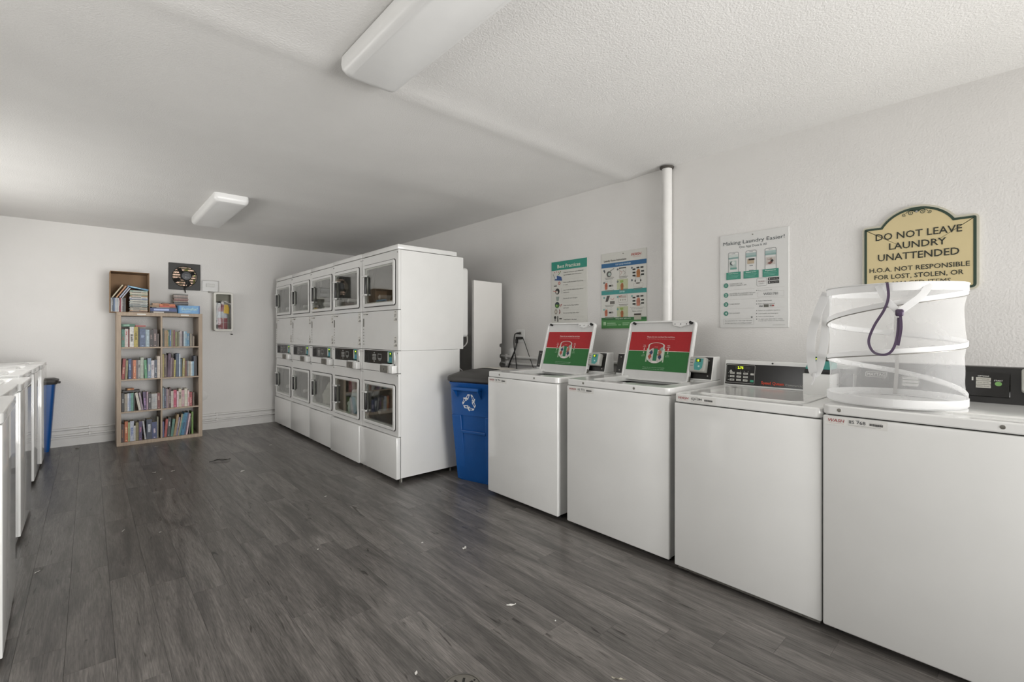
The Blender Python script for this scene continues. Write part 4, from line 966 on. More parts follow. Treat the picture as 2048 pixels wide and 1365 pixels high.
# scroll ornament under the arch
GR = '22392a'
for s in (-1, 1):
    def spiral(cx, cy, r0, turns, a0, sgn, w_):
        N = 26; f.line([(.2255+s*(cx+r0*(1-.82*k/N)*math.cos(a0+sgn*2*PI*turns*k/N)), cy+r0*(1-.82*k/N)*math.sin(a0+sgn*2*PI*turns*k/N)) for k in range(N+1)], w_, GR, 2)
    spiral(.022, .4075, .0125, 1.6, 2.2, -1, .0028)
    spiral(.050, .4020, .0085, 1.4, 3.6, 1, .0024)
    f.line([(.2255+s*.012, .4175), (.2255+s*.026, .4205), (.2255+s*.038, .4135), (.2255+s*.043, .4065)], .0026, GR, 2)
f.poly([(.196, .4255), (.255, .4255), (.2255, .405)], GR, 1)
f.build(t)
MB().cyl((.2255, -.0138, .411), (.2255, -.0165, .411), .005, STEEL, 12).build('fixing_screw', t)
# ------------------------------------------------------------------ bookcase
OAK = mat('grey_oak_laminate', 'a39280', .55, noise=.13, nscale=7, stretch=(9, 9, .7), bump=.05, bscale=40)
BX0, BX1, BY0, BY1 = .226, 1.012, 6.645, 7.030
t = thing('bookcase', 'oak-effect cube bookcase full of books against the back wall', 'bookcase', (0, 0, 0))
def board(name, x0, z0, x1, z1, y0=BY0, y1=BY1): MB().rbox(x0, y0, z0, x1, y1, z1, OAK, .0012, 1).build(name, t)
TH = .038
board('side_panel', BX0, .038, BX0+TH, 1.427); board('side_panel', BX1-TH, .038, BX1, 1.427)
board('top_panel', BX0, 1.427, BX1, 1.465); board('base_panel', BX0, 0, BX1, .038)
XM = (BX0+BX1)/2
SZ = (.038, .372, .727, 1.081)           # upper face of each level
for z in SZ[1:]:
    board('shelf', BX0+TH, z-.016, XM-.008, z, BY0+.002); board('shelf', XM+.008, z-.016, BX1-TH, z, BY0+.002)
board('divider', XM-.008, .038, XM+.008, 1.427, BY0+.002)
for x in (.40, .80): MB().box(x, BY0-.0012, 1.437, x+.078, BY0-.0002, 1.453, mat('shelf_label', 'd3d0c8', .6, noise=.03)).build('shelf_label', t)

PAGE = mat('book_pages', 'c9c0ab', .85, noise=.08, nscale=90, stretch=(8, 1, 1))
def cover(h):
    c = lin(h); g = sum(c)/3
    return mat('cover_'+h, tuple((x*.86+g*.14)*.80 for x in c), .45, noise=.22, nscale=55)
def book_mesh(hexc, t_, h, d, band=None, seed=0):
    """closed book: spine at y=0, pages inset; origin at foot of the spine, left edge"""
    m = MB(); c = cover(hexc); b = min(.0022, t_*.2)
    m.box(0, 0, 0, t_, b, h, c); m.box(0, b, 0, b, d, h, c); m.box(t_-b, b, 0, t_, d, h, c)
    m.box(b, b, .003, t_-b, d-.004, h-.003, PAGE)
    r = random.Random(seed); bc = cmat(band) if band else None
    if bc:
        z0 = h*r.uniform(.55, .88); q = t_*r.uniform(.24, .36)
        for k in range(r.randint(4, 8)):
            l = h*r.uniform(.02, .06); m.box(q, -.0005, z0-l, t_-q*r.uniform(.8, 1.3), .0002, z0, bc); z0 -= l+h*r.uniform(.008, .02)
            if z0 < h*.15: break
        if r.random() < .6: m.box(t_*.34, -.0005, h*.05, t_*.66, .0002, h*.09, bc)
    return m.mesh('book')
BOOKN = [0]
def book(label, hexc, t_, h, d, loc, rot=(0, 0, 0), band=None, group='books on the bookcase shelves'):
    BOOKN[0] += 1
    o = bpy.data.objects.new('book', book_mesh(hexc, t_, h, d, band, BOOKN[0])); COL.objects.link(o)
    o.location = loc; o.rotation_euler = rot
    return tag(o, label, 'book', group)
NTH = ['first', 'second', 'third', 'fourth', 'fifth', 'sixth', 'seventh', 'eighth', 'ninth', 'tenth', 'eleventh', 'twelfth', 'thirteenth', 'fourteenth', 'fifteenth', 'sixteenth', 'seventeenth', 'eighteenth', 'nineteenth', 'twentieth', 'twenty-first', 'twenty-second']
W_, K_ = 'b9b6af', '2a2826'
# (colour, word, width, height, lean in degrees, band colour); widths are shares of the shelf
SH = {
 ('top left', 3, 0): [('4c8f7d','teal',26,196,0,'b8463f'),('d3c4bf','pale pink',28,202,0,'a33b3b'),('8d3b3a','dark red',12,196,0,None),('d8d6d0','white',35,224,0,'4a4846'),('b7a43c','yellow',35,224,0,'5d5320'),('2a2a2c','black',12,218,0,None),('4f6386','dark blue',51,205,0,'8fa0ba'),('9fb6c0','pale blue',35,194,0,'b8c8ce'),('332e2d','black',32,194,0,'8e7d7b'),('4a3a39','dark brown',36,202,0,'a89590'),('5b4a40','thin brown',14,148,0,None)],
 ('top right', 3, 1): [('3c4438','dark green',14,208,0,None),('a2855a','tan',16,186,0,None),('a98845','ochre',20,186,0,None),('3f8a6a','green',9,190,0,W_),('4a6fa0','blue',15,192,0,W_),('9aa54a','lime',7,188,0,None),('9c8060','light brown',14,188,0,None),('7a2f33','dark red',13,188,0,None),('7d7d48','olive',18,170,0,'a9a86a'),('6d6a42','brown-olive',14,168,0,None),('8b8a80','grey',12,172,0,None),('c9b9ba','pinkish white',16,180,0,None),('3d3140','dark purple',14,178,0,None),('a9c0ca','pale blue',16,178,0,None),('6fa0ba','light blue',14,176,0,W_),('3a7ea3','teal blue',22,152,0,W_),('2c2b2a','black',9,150,0,None),('b0a389','beige',11,152,0,None),('6b5a4a','brown',12,142,0,None),('8a7a63','small tan',14,118,0,None)],
 ('upper left', 2, 0): [('a83230','red',28,226,3,'d9b3a0'),('8f8458','olive tan',22,208,2,None),('34507f','navy blue',29,224,0,'8fa5c4'),('5f2b34','dark red',13,212,0,None),('cf7444','orange',28,208,0,'e5c7a0'),('7d7378','mauve grey',16,206,0,None),('a9a9a4','light grey',24,206,0,K_),('a8b3a2','sage',30,236,0,None),('4f9a6c','green',26,208,-2,'8fc4a0'),('7f94ab','blue-grey',36,226,0,W_),('d2cdd0','white',29,198,0,'8a8088'),('3c475a','slate blue',27,206,0,'a9b0b8'),('cfc0b0','tall cream',29,246,0,None)],
 ('upper right', 2, 1): [('bba94a','yellow',14,268,0,None),('5d4a3a','brown',14,260,0,'a9967a'),('4d2733','maroon',14,256,0,None),('54304f','purple',24,274,1.5,'3b2338'),('8d737b','mauve',17,224,2,None),('6b4f40','brown',13,218,1,None),('cfc455','lemon yellow',10,196,1,None),('33475c','dark blue',16,268,0,None),('4f6f92','mid blue',14,270,0,None),('b9c6cc','silver blue',13,268,0,None),('2f4f60','dark teal',17,208,0,None),('a89a4c','olive yellow',22,212,1,W_),('7a3f33','red-brown',13,186,0,None),('35314a','indigo',11,184,0,None),('b0b2ac','light grey',13,180,0,None),('b5a993','beige',14,178,0,None),('c2d2da','white-blue',13,174,0,None),('7fb0cc','sky blue',15,174,0,None),('2a3346','dark navy',14,236,-1,None),('252326','black',14,240,-1,None)],
 ('lower left', 1, 0): [('2b2c2c','black',24,205,0,'b0b0ab'),('a49a88','beige',24,193,0,None),('cdd2da','white',15,199,0,'8f9cc0'),('7f9cc0','pale blue',11,199,0,None),('6aa895','teal',26,199,0,None),('232323','thin black',9,190,0,None),('cfc9bb','cream',24,199,-10,None),('9a8896','mauve',17,199,-8,None),('4f3a63','purple',25,205,-2,'b089b8'),('c9a3b5','pink',14,199,0,W_),('3d3a3c','black and white',28,181,0,'b9b9b6'),('b5b5b3','wide pale grey',52,176,0,'8f9399'),('7a3530','dark red',26,180,0,'b59a8a')],
 ('lower right', 1, 1): [('8ea0aa','grey-blue',14,240,0,None),('363a52','navy',17,228,0,'7d84a0'),('9a7d86','mauve',14,222,0,None),('a08c7a','tan',11,214,0,None),('5b3038','dark maroon',15,226,0,'c9b9b9'),('beb5a8','beige',24,193,0,None),('c73a63','hot pink',29,199,0,'dfa3b5'),('d5bfc2','white-pink',17,187,0,None),('c9bfa5','cream',27,211,0,'4a4644'),('cf9aa2','pink',27,193,0,W_),('d2cdbb','ivory',29,211,0,'a8b59a'),('dcb6ba','pale pink',14,187,0,'b8545c'),('b03c42','red',31,162,0,'d9a3a0'),('5d4a38','brown',17,158,0,None)],
 ('bottom left', 0, 0): [('3a2a25','dark brown',12,199,0,'b57a4a'),('6b3a2c','red-brown',12,193,0,None),('cc6a2c','orange',27,223,0,'e3c09a'),('9fb07a','pale green',17,211,0,None),('b9bfd0','white and blue',32,223,0,'3f5a9c'),('c9c7c2','small white',14,169,0,None),('8a7f4c','olive gold',26,199,0,None),('4b3f6b','purple',29,211,0,'b0708c'),('b9b9bb','light grey',15,211,-6,None),('26344d','wide navy',49,223,0,'c9cdd2'),('3c4a7a','dark blue',44,187,0,'c5b9c4'),('8f8c74','thin olive grey',14,241,0,None)],
 ('bottom right', 0, 1): [('545a8c','blue-violet',14,181,0,None),('b34238','red',22,205,4,None),('2d3334','black',29,217,3,'b9b9b9'),('4f8270','green',25,199,6,None),('a3834f','tan',13,250,8,None),('b5996a','light tan',11,245,8,None),('8d84a8','lilac',14,214,8,W_),('a89c80','beige',13,250,9,None),('3f8f96','teal',12,248,9,None),('2b7fa8','bright blue',30,258,8,'1f3550'),('4c5f80','blue-grey',14,262,8,None),('d3b0b8','pinkish white',16,246,8,None),('4a3b30','dark brown',12,200,4,None),('6f9a34','bright green',17,262,0,None)],
}
for (pos, row, col), books_ in SH.items():
    xa = (BX0+TH if col == 0 else XM+.008)+.003; xb = (XM-.008 if col == 0 else BX1-TH)-.003
    def span(t_, h, ln, zq):
        """x extent of a leaning book at height zq above the shelf"""
        a = R(ln); c, q = math.cos(a), math.sin(a); up = t_*q if ln > 0 else 0.0
        P = [(x*c+z*q, -x*q+z*c+up) for x, z in ((0, 0), (t_, 0), (t_, h), (0, h))]; xs = []
        for (p, r_) in zip(P, P[1:]+P[:1]):
            if (p[1]-zq)*(r_[1]-zq) <= 0 and abs(p[1]-r_[1]) > 1e-9: xs.append(p[0]+(r_[0]-p[0])*(zq-p[1])/(r_[1]-p[1]))
        return (min(xs), max(xs)) if xs else None
    def layout(k):
        """each book pushed left until it meets the one before"""
        out = []; wall = [xa]*70; right = xa
        for (_, _, tm, hm, ln, _) in books_:
            sp = [span(tm*k/1000, hm/1000, ln, .0005+.0045*i) for i in range(70)]
            x = max(w_-s_[0] for w_, s_ in zip(wall, sp) if s_)+.0012
            wall = [max(w_, x+s_[1]) if s_ else w_ for w_, s_ in zip(wall, sp)]
            right = max(right, max(x+s_[1] for s_ in sp if s_)); out.append(x)
        return out, right
    k = 1.0
    while layout(k)[1] > xb: k -= .01
    xs, _ = layout(k); z = SZ[row]
    for q, (hx, wd, tm, hm, ln, bd) in enumerate(books_):
        t_ = tm*k/1000; h = hm/1000; a = R(ln)
        loc = (xs[q], BY0+.016+rnd.uniform(.0, .024), z+(math.sin(a)*t_ if ln > 0 else 0)+.0003)
        book('%s book, %s from the left on the %s shelf of the bookcase' % (wd, NTH[q], pos), hx, t_, h, min(.20, h*.68), loc, (0, a, 0), bd)
# books lying flat on top of shelf rows
def flat_book(label, hx, w, th, d, loc, rz=0, band=None, group='books lying flat'):
    """book lying flat with its spine toward the room: long side along x"""
    m = MB(); c = cover(hx); b = min(.002, th*.2)
    m.box(0, 0, 0, w, b, th, c); m.box(0, b, 0, w, d, b, c); m.box(0, b, th-b, w, d, th, c); m.box(.003, b, b, w-.003, d-.004, th-b, PAGE)
    if band:
        q = rnd.uniform(.08, .2); m.box(w*q, -.0005, th*.25, w*(q+rnd.uniform(.35, .6)), .0002, th*.78, cmat(band))
    o = m.build('book'); o.location = loc; o.rotation_euler = (0, 0, rz); return tag(o, label, 'book', group)
xa = BX0+TH
flat_book('green book lying across the tops of the top left shelf books', '3f7f63', .115, .030, .12, (xa+.004, BY0+.06, SZ[3]+.2265), 0, '9fc4b0')
flat_book('red book lying across the tops of the top left shelf books', 'b03a34', .090, .016, .12, (xa+.125, BY0+.06, SZ[3]+.2265), 0)
flat_book('dark book lying across the tops of the lower left shelf books', '2f2b28', .150, .018, .12, (xa+.015, BY0+.06, SZ[1]+.2075), 0)
flat_book('small orange book on the dark flat book, lower left shelf', 'b0672c', .060, .022, .08, (xa+.055, BY0+.07, SZ[1]+.2260), .2, 'd9b070')

# ------------------------------------------------------------------ cardboard box of discs and books on the bookcase
CARD = mat('cardboard', '9c8064', .85, noise=.06, nscale=14, bump=.1, bscale=120)
CX0, CX1, CZ0, CZ1, CY0, CY1 = .172, .511, 1.4652, 1.914, 6.672, 6.96
t = thing('cardboard_box', 'open cardboard box lying on its side on the bookcase', 'box', (0, 0, 0))
k = .0045
MB().box(CX0, CY0, CZ0, CX1, CY1, CZ0+k, CARD).build('bottom_side', t); MB().box(CX0, CY0, CZ1-k, CX1, CY1, CZ1, CARD).build('top_side', t)
MB().box(CX0, CY0, CZ0+k, CX0+k, CY1, CZ1-k, CARD).build('left_side', t); MB().box(CX1-k, CY0, CZ0+k, CX1, CY1, CZ1-k, CARD).build('right_side', t)
MB().box(CX0+k, CY1-k, CZ0+k, CX1-k, CY1, CZ1-k, CARD).build('back_side', t)
m = MB()
z0 = CZ0+k+.0005; x = CX0+k+.003; cy = CY0+.01
cols = [('c9cbcc','white'),('53606e','slate'),('3f5878','blue'),('7d8fae','pale blue'),('d3d3d0','bright white'),('9fb0bd','ice blue'),('cfcac6','cream white'),('7d2b38','crimson'),('9a3844','raspberry'),('c5c0bc','pale grey'),('5c5a58','grey'),('3d3d3c','charcoal'),('6a6b66','stone grey')]
for q, (hx, wd) in enumerate(cols):
    th = .0088
    o = book('%s disc case, %s from the left in the cardboard box' % (wd, NTH[q]), hx, th, .152, .16, (x, cy, z0), (0, 0, 0), W_ if q % 3 == 1 else None, 'disc cases in the cardboard box'); o.name = 'disc_case'; tag(o, cat='disc case')
    x += th+.0008
xr = x
for q, (hx, wd, th, off) in enumerate((('c9bfa0','cream',.011,0.0),('c98f5a','orange',.012,.034),('a9b4c8','pale blue',.012,.061),('b9c2cf','silver blue',.010,.083))):
    a = R(32); o = book('%s book leaning on the disc cases inside the cardboard box' % wd, hx, th, .165-.011*q, .13, (CX0+k+.010+off, cy+.004, z0+.1525+.010+.0), (0, a, 0), None, 'leaning books in the cardboard box')
    o.location.z = z0+.1528+math.sin(a)*th
st = [('3d3530','dark brown',.010),('b5763f','tan orange',.008),('c2b9a0','cream',.010),('8d8578','taupe',.009),('a9a38f','stone',.014),('2f2d2b','black',.008),('8a9a98','grey-green',.012),('7d8583','grey',.010),('a6adab','pale grey',.012),('b9b9ad','bone',.012),('9aa3a0','misty grey',.012),('c5c0ae','ivory',.012),('7f97a0','steel blue',.010),('8d90b0','lavender',.012),('cfd3c8','off-white',.014),('b08a58','ochre',.016),('7f9a86','sage green',.010),('c9c0a0','pale cream',.016),('b3aa96','oatmeal',.014),('8fae9f','mint',.014)]
z = z0
for q, (hx, wd, th) in enumerate(st):
    w_ = .158+rnd.uniform(-.006, .004)
    o = flat_book('%s disc case, %s from the bottom of the box stack' % (wd, NTH[q]), hx, w_, th, .17, (CX1-k-.010-w_+rnd.uniform(-.004, .002), cy+rnd.uniform(0, .008), z), 0, W_ if q % 2 else '5a5a58', 'stacked disc cases in the cardboard box')
    o.name = 'disc_case'; tag(o, cat='disc case'); z += th+.0004
o = flat_book('blue book tilted on top of the box stack', '4f8fb5', .185, .016, .15, (CX1-k-.186, cy+.01, z+.036), 0, '9fc4d6', 'stacked disc cases in the cardboard box'); o.rotation_euler = (0, R(11), 0)

# ------------------------------------------------------------------ loose stack to the right of the box
zt = 1.4652; g = 'loose books on top of the bookcase'
def fb(label, hx, x0, x1, th, z, d=.19, y=6.70, band=None): return flat_book(label, hx, x1-x0, th, d, (x0, y, z), 0, band, g)
fb('black book with white title, lowest beside the cardboard box', '2b2523', .520, .770, .021, zt, band='d9d2c8')
fb('thick navy book with pale title in the loose stack', '2f4a8c', .518, .768, .037, zt+.0214, band='a9b9dc')
fb('thin dark book above the thick navy book', '3a3330', .535, .765, .011, zt+.0588, band='a89a8c')
fb('tan book below the orange books, beside the cardboard box', 'a07f58', .516, .600, .020, zt+.0702, .15)
fb('red book below the thick orange book', 'c23b22', .603, .756, .014, zt+.0702, .15)
fb('thick orange book in the loose stack on the bookcase', 'dd7328', .603, .752, .022, zt+.0846, .15, band='7a3a18')
fb('pale brown book under the thin dark topmost book', 'b58a66', .540, .600, .024, zt+.0906, .14)
fb('thin dark topmost book on the orange book', '3c2420', .628, .740, .014, zt+.1070, .12, band='8a5a44')
z = zt+.112
cds = [('2f3340','navy'),('6b6a6c','grey'),('2b2a2c','black'),('8d8a8c','silver'),('3b3540','plum'),('b5a68c','tan'),('7d4a48','brick red'),('8f5a52','rust'),('a88a80','dusty pink'),('6a4f4a','brown'),('8d8580','taupe'),('b09a90','rose beige'),('b3a8a0','pale taupe'),('45423f','charcoal')]
zz = zt+.0954
o = MB().box(.770, 6.86, zt+.0005, .90, 6.985, zz-.0008, mat('grey_carton', '6d6862', .7, noise=.08)).build('storage_box'); tag(o, 'small dark box under the stack of discs on the bookcase', 'box')
for q, (hx, wd) in enumerate(cds):
    o = flat_book('%s disc case, %s from the bottom of the bookcase-top stack' % (wd, NTH[q]), hx, .142, .0098, .125, (.757+rnd.uniform(-.004, .004), 6.86+rnd.uniform(-.003, .003), zz), 0, None, 'disc stack on the bookcase'); o.name = 'disc_case'; tag(o, cat='disc case'); zz += .0102
t = thing('puzzle_box', 'light blue box with pale lettering on the bookcase top', 'box', (.777, 6.70, zt))
MB().rbox(0, 0, 0, .216, .145, .096, mat('blue_box_card', '6f9fcb', .5, noise=.12, nscale=20), .002, 1).build('carton', t)
f = Flat((0, -.0004, 0), (1, 0, 0), (0, 0, 1), (0, -1, 0), .0005); f.rect(0, 0, .014, .096, '2f6f9c', 1); f.rect(.206, 0, .216, .096, '3b64a0', 1)
f.text('Sundial', .112, .042, .030, 'b9d6cf', w=.165, al='c', bold=.02, shear=.2); f.rect(.04, .022, .13, .027, '9cc0dc', 2); f.build(t)

# ------------------------------------------------------------------ exhaust fan in the back wall
FANK = mat('fan_black', '2d2c2a', .5, noise=.1, nscale=40)
t = thing('exhaust_fan', 'black square exhaust fan set in the back wall', 'fan', (FX, YB, FZ))
MB().ring(rr(0, 0, .328, .330, .010, 4), [(x, z) for x, z in circ(0, 0, .1295, 20, PI/40)], 'xz', -.016, -.0005, FANK)
po = []; pi_ = []; N = 48
for q in range(N):
    a = 2*PI*q/N; c, s = math.cos(a), math.sin(a); e = min(.164/max(abs(c), 1e-6), .165/max(abs(s), 1e-6)); po.append((c*e, s*e)); pi_.append((.1275*c, .1275*s))
MB().ring(po, pi_, 'xz', -.014, -.0005, FANK).build('frame_plate', t, bevel=.002)
m = MB()
for r_ in (.035, .055, .075, .095, .115, .1275): m.tube([(r_*math.cos(2*PI*q/40), -.018-.022*(1-(r_/.13)**2), r_*math.sin(2*PI*q/40)) for q in range(40)], .0016 if r_ < .12 else .004, FANK, 5, True)
for q in range(6):
    a = 2*PI*q/6+.3; m.tube([(.13*math.cos(a)*s, -.018-.022*(1-s*s), .13*math.sin(a)*s) for s in (.2, .5, .8, 1.0)], .0022, FANK, 5)
m.build('wire_guard', t)
mo = MB().lathe([(.056, -.012), (.060, -.03), (.058, -.062), (.048, -.078), (0, -.080)], mat('fan_motor', '33353a', .4, noise=.08), (.010, 0, .006), 28, 'y').build('motor_housing', t, smooth=True)
f = Flat((.010, -.0805, .006), (1, 0, 0), (0, 0, 1), (0, -1, 0), .0004); f.rect(-.018, .010, .026, .016, '8a8c90', 1); f.rect(-.012, -.02, -.002, -.012, 'c9cccf', 1); f.rect(.006, -.02, .022, -.012, '77797d', 1); f.art.build('motor_label', mo)
for q in range(4):
    a = 2*PI*q/4+.5; M = Matrix.Rotation(-a, 4, 'Y') @ Matrix.Translation((.085, .03, 0)) @ Matrix.Rotation(R(28), 4, 'X')
    MB().rbox(-.035, -.0015, -.026, .035, .0015, .026, FANK, .001, 1, M).build('blade', t)
SL = mat('louver_paint', '8d8872', .6, noise=.06)
for q in range(8):
    zq = -.112+.032*q; M = Matrix.Translation((0, .115, zq)) @ Matrix.Rotation(R(-28), 4, 'X')
    MB().box(-.1275, -.013, -.0012, .1275, .013, .0012, SL, M).build('louver_slat', t)
MB().tube(curve_pts([(.0, -.075, -.04), (.004, -.07, -.09), (-.004, -.05, -.14), (.006, -.03, -.20)]), .006, FANK, 8).tube(curve_pts([(.025, -.07, -.04), (.02, -.06, -.10), (.006, -.04, -.15)]), .005, FANK, 8).build('cord', t, smooth=True)

# ------------------------------------------------------------------ clear box and extinguisher cabinet
t = thing('alarm_cover', 'clear plastic cover box on the back wall beside the fan', 'wall box', (1.158, YB, 1.837))
MB().rbox(-.088, -.012, -.068, .088, -.0005, .068, WHITEP, .004).build('back_plate', t)
m = MB(); m.ring(rr(0, 0, .186, .146, .010, 4), rr(0, 0, .178, .138, .008, 4), 'xz', -.06, -.012, CLEAR); m.prism(rr(0, 0, .186, .146, .010, 4), 'xz', -.063, -.06, CLEAR); m.build('clear_cover', t)
MB().rbox(-.045, -.03, -.01, .048, -.012, .032, mat('device_white', 'd9d9d6', .4, noise=.02), .004).build('device', t)
MB().rbox(-.02, -.03, -.083, .012, -.001, -.068, STEELD, .003).build('lower_clip', t)

EXW = mat('cabinet_ivory', 'd4d2ca', .45, noise=.03)
t = thing('extinguisher_cabinet', 'ivory fire extinguisher cabinet on the back wall', 'cabinet', (1.285, YB, 1.265))
w_, h_, d_ = .208, .488, .135
m = MB(); m.ring(rr(0, h_/2, w_, h_, .022, 4), rr(0, h_/2, w_-.012, h_-.012, .016, 4), 'xz', -d_, -.001, EXW); m.prism(rr(0, h_/2, w_-.012, h_-.012, .016, 4), 'xz', -.008, -.001, mat('cabinet_back', '8b8a7d', .6, noise=.05)); m.build('case', t, bevel=.003)
MB().ring(rr(0, h_/2, w_+.006, h_+.006, .024, 4), rr(0, h_/2, w_-.040, h_-.044, .010, 4), 'xz', -d_-.012, -d_-.0005, EXW).build('door_frame', t, bevel=.004)
MB().box(-w_/2+.022, -d_-.006, .024, w_/2-.022, -d_-.003, h_-.024, CLEAR).build('door_pane', t)
f = Flat((0, -d_-.0065, 0), (1, 0, 0), (0, 0, 1), (0, -1, 0), .0004)
f.line([(.0, .028), (.0, .21)], .002, 'c9c9c4', 1); f.line([(-.06, .105), (.07, .105)], .002, 'c9c9c4', 1); f.line([(.01, .375), (.085, .345)], .005, 'd9d9d4', 1); f.art.build('pane_scoring', t)
MB().rbox(w_/2+.002, -.05, -.04, w_/2+.004, -.046, .42, mat('cable_tie', 'b8b5aa', .5, noise=.03), .001, 1).build('hammer_chain', t); MB().cyl((w_/2-.008, -.05, -.045), (w_/2+.016, -.05, -.045), .006, BLACKP, 10).build('hammer', t)
t = thing('fire_extinguisher', 'dark red fire extinguisher inside the ivory wall cabinet', 'extinguisher', (1.285, YB-.072, 1.2725))
MB().lathe([(.05, 0), (.055, .01), (.055, .25), (.048, .285), (.03, .31), (.016, .32), (.016, .335), (0, .335)], mat('extinguisher_red', '7a2029', .3, noise=.05), (0, 0, 0), 24).build('cylinder', t, smooth=True)
MB().rbox(-.02, -.018, .335, .02, .018, .37, STEELD, .004).build('valve', t); MB().cyl((-.005, -.019, .352), (-.005, -.026, .352), .015, mat('gauge_face', 'c9c3bd', .4, noise=.03), 16).build('gauge', t)
MB().rbox(-.01, -.012, .372, .07, .012, .380, STEEL, .003).build('carry_handle', t); MB().tube(curve_pts([(-.02, 0, .36), (-.055, -.01, .35), (-.066, -.01, .24), (-.062, 0, .10)]), .009, BLACKP, 8).build('hose', t, smooth=True)
MB().add([(.0, -.058, .22), (.058, -.06, .21), (.064, -.05, .28), (.05, -.045, .33), (.01, -.05, .33)], [(0, 1, 2, 3, 4)], mat('tag_yellow', 'c9a52c', .6, noise=.06)).build('inspection_tag', t).modifiers.new('thickness', 'SOLIDIFY').thickness = .001
MB().lathe([(.0556, .16), (.0558, .16), (.0558, .24), (.0556, .24)], mat('extinguisher_label', '9aa0a8', .5, noise=.12, nscale=40), (0, 0, 0), 24).build('label_wrap', t)
t = thing('wall_plate', 'round wall plate with black stub beside the bookcase', 'wall plate', (1.075, YB, .437))
MB().lathe([(.062, -.0005), (.062, -.004), (.058, -.006), (0, -.006)], mat('plate_paint', (.73, .72, .70), .45, noise=.02), (0, 0, 0), 24, 'y').build('plate', t, smooth=True)
MB().tube(curve_pts([(-.03, -.007, .02), (-.03, -.03, .01), (-.028, -.032, -.03), (-.03, -.02, -.06)]), .008, BLACKP, 8).build('cable_stub', t, smooth=True)
# ------------------------------------------------------------------ pop-up mesh hamper on the nearest washer
def mesh_fabric(name, op, col):
    m = bpy.data.materials.new(name); m.use_nodes = True; nt = m.node_tree; nt.nodes.clear(); N = nt.nodes.new
    o = N('ShaderNodeOutputMaterial'); mx = N('ShaderNodeMixShader'); tr = N('ShaderNodeBsdfTransparent'); m2 = N('ShaderNodeMixShader'); d = N('ShaderNodeBsdfDiffuse'); t_ = N('ShaderNodeBsdfTranslucent')
    d.inputs[0].default_value = (*col, 1); t_.inputs[0].default_value = (*col, 1); m2.inputs[0].default_value = .45
    tc = N('ShaderNodeTexCoord'); n = N('ShaderNodeTexNoise'); n.inputs['Scale'].default_value = 9; nt.links.new(tc.outputs['Object'], n.inputs['Vector'])
    mr = N('ShaderNodeMapRange'); mr.inputs['To Min'].default_value = op-.05; mr.inputs['To Max'].default_value = op+.05; nt.links.new(n.outputs['Fac'], mr.inputs['Value'])
    nt.links.new(mr.outputs[0], mx.inputs[0]); nt.links.new(tr.outputs[0], mx.inputs[1]); nt.links.new(d.outputs[0], m2.inputs[1]); nt.links.new(t_.outputs[0], m2.inputs[2]); nt.links.new(m2.outputs[0], mx.inputs[2]); nt.links.new(mx.outputs[0], o.inputs[0])
    return m
NET = mesh_fabric('white_netting', .27, (.86, .86, .86)); TAPE = mesh_fabric('white_tape', .86, (.88, .88, .88))
CXB, CYB, RB = 2.495, .383, .226
Z0 = .9515; ZT = 1.427
t = thing('laundry_hamper', 'white pop-up mesh laundry hamper with purple ribbon', 'hamper', (CXB, CYB, Z0))
HT = ZT-Z0
# azimuth measured from the side facing the camera; +90 = right as seen
cam_az = math.atan2(-CYB, -CXB)
def hp(az, r, z):
    a = cam_az+az; return (r*math.cos(a), r*math.sin(a), z)
# helix: heights at the right (90) and left (270) silhouettes, going down
HEL = [(90, .449), (0, .40), (-90, .330), (-180, .287), (-270, .247), (-360, .216), (-450, .179), (-540, .118), (-630, .040), (-700, .018)]
def hz(deg):
    for (a, za), (b, zb) in zip(HEL[:-1], HEL[1:]):
        if b <= deg <= a: return za+(zb-za)*(deg-a)/(b-a)
    return HEL[-1][1]
hel_pts = [(d, hz(d)) for d in range(90, -637, -8)]
# netting: bulges out at the wire and draws in between
rows = 36; cols_ = 64; vs = []; fs = []
for i in range(rows+1):
    z = .012+(HT-.012)*i/rows
    for j in range(cols_):
        az = 360*j/cols_; best = 9
        for turn in range(-2, 3):
            d = az+360*turn
            if -700 <= d <= 90: best = min(best, abs(hz(d)-z))
        best = min(best, z, HT-z)
        r = RB-.009*min(1, best/.055)**.8+.0015*math.sin(az*.11+i*.5)
        vs.append(hp(R(az), r, z))
for i in range(rows):
    for j in range(cols_):
        k = (j+1) % cols_; fs.append((i*cols_+j, i*cols_+k, (i+1)*cols_+k, (i+1)*cols_+j))
m = MB(); m.add(vs, fs, NET); o = m.build('netting', t); o.data.polygons.foreach_set('use_smooth', [True]*len(o.data.polygons))
m = MB(); m.tube([hp(R(d), RB+.001, z) for d, z in hel_pts], 0, TAPE, flat=(.003, .022, (0, 0, 1))); m.build('spiral_tape', t, smooth=True)
m = MB(); m.tube([hp(R(d), RB+.0035, z-.010) for d, z in hel_pts], .0022, mat('spring_wire', '8f8d88', .4, metal=.4, noise=.05), 6); m.build('spiral_wire', t, smooth=True)
def hoop(z, r, h, name, mt):
    mm = MB(); mm.tube([hp(R(q*6), r, z) for q in range(60)], 0, mt, closed=True, flat=(.004, h, (0, 0, 1))); return mm.build(name, t, smooth=True)
hoop(HT-.012, RB+.002, .030, 'top_band', TAPE); hoop(.020, RB+.002, .030, 'bottom_band', TAPE)
m = MB(); m.tube([hp(R(q*6), RB+.004, HT+.002) for q in range(60)], .003, TAPE, 6, True); m.build('rim_wire', t, smooth=True)
MB().prism([(hp(R(q*6), RB, 0)[0], hp(R(q*6), RB, 0)[1]) for q in range(60)], 'xy', .0, .004, TAPE).build('base_cloth', t)
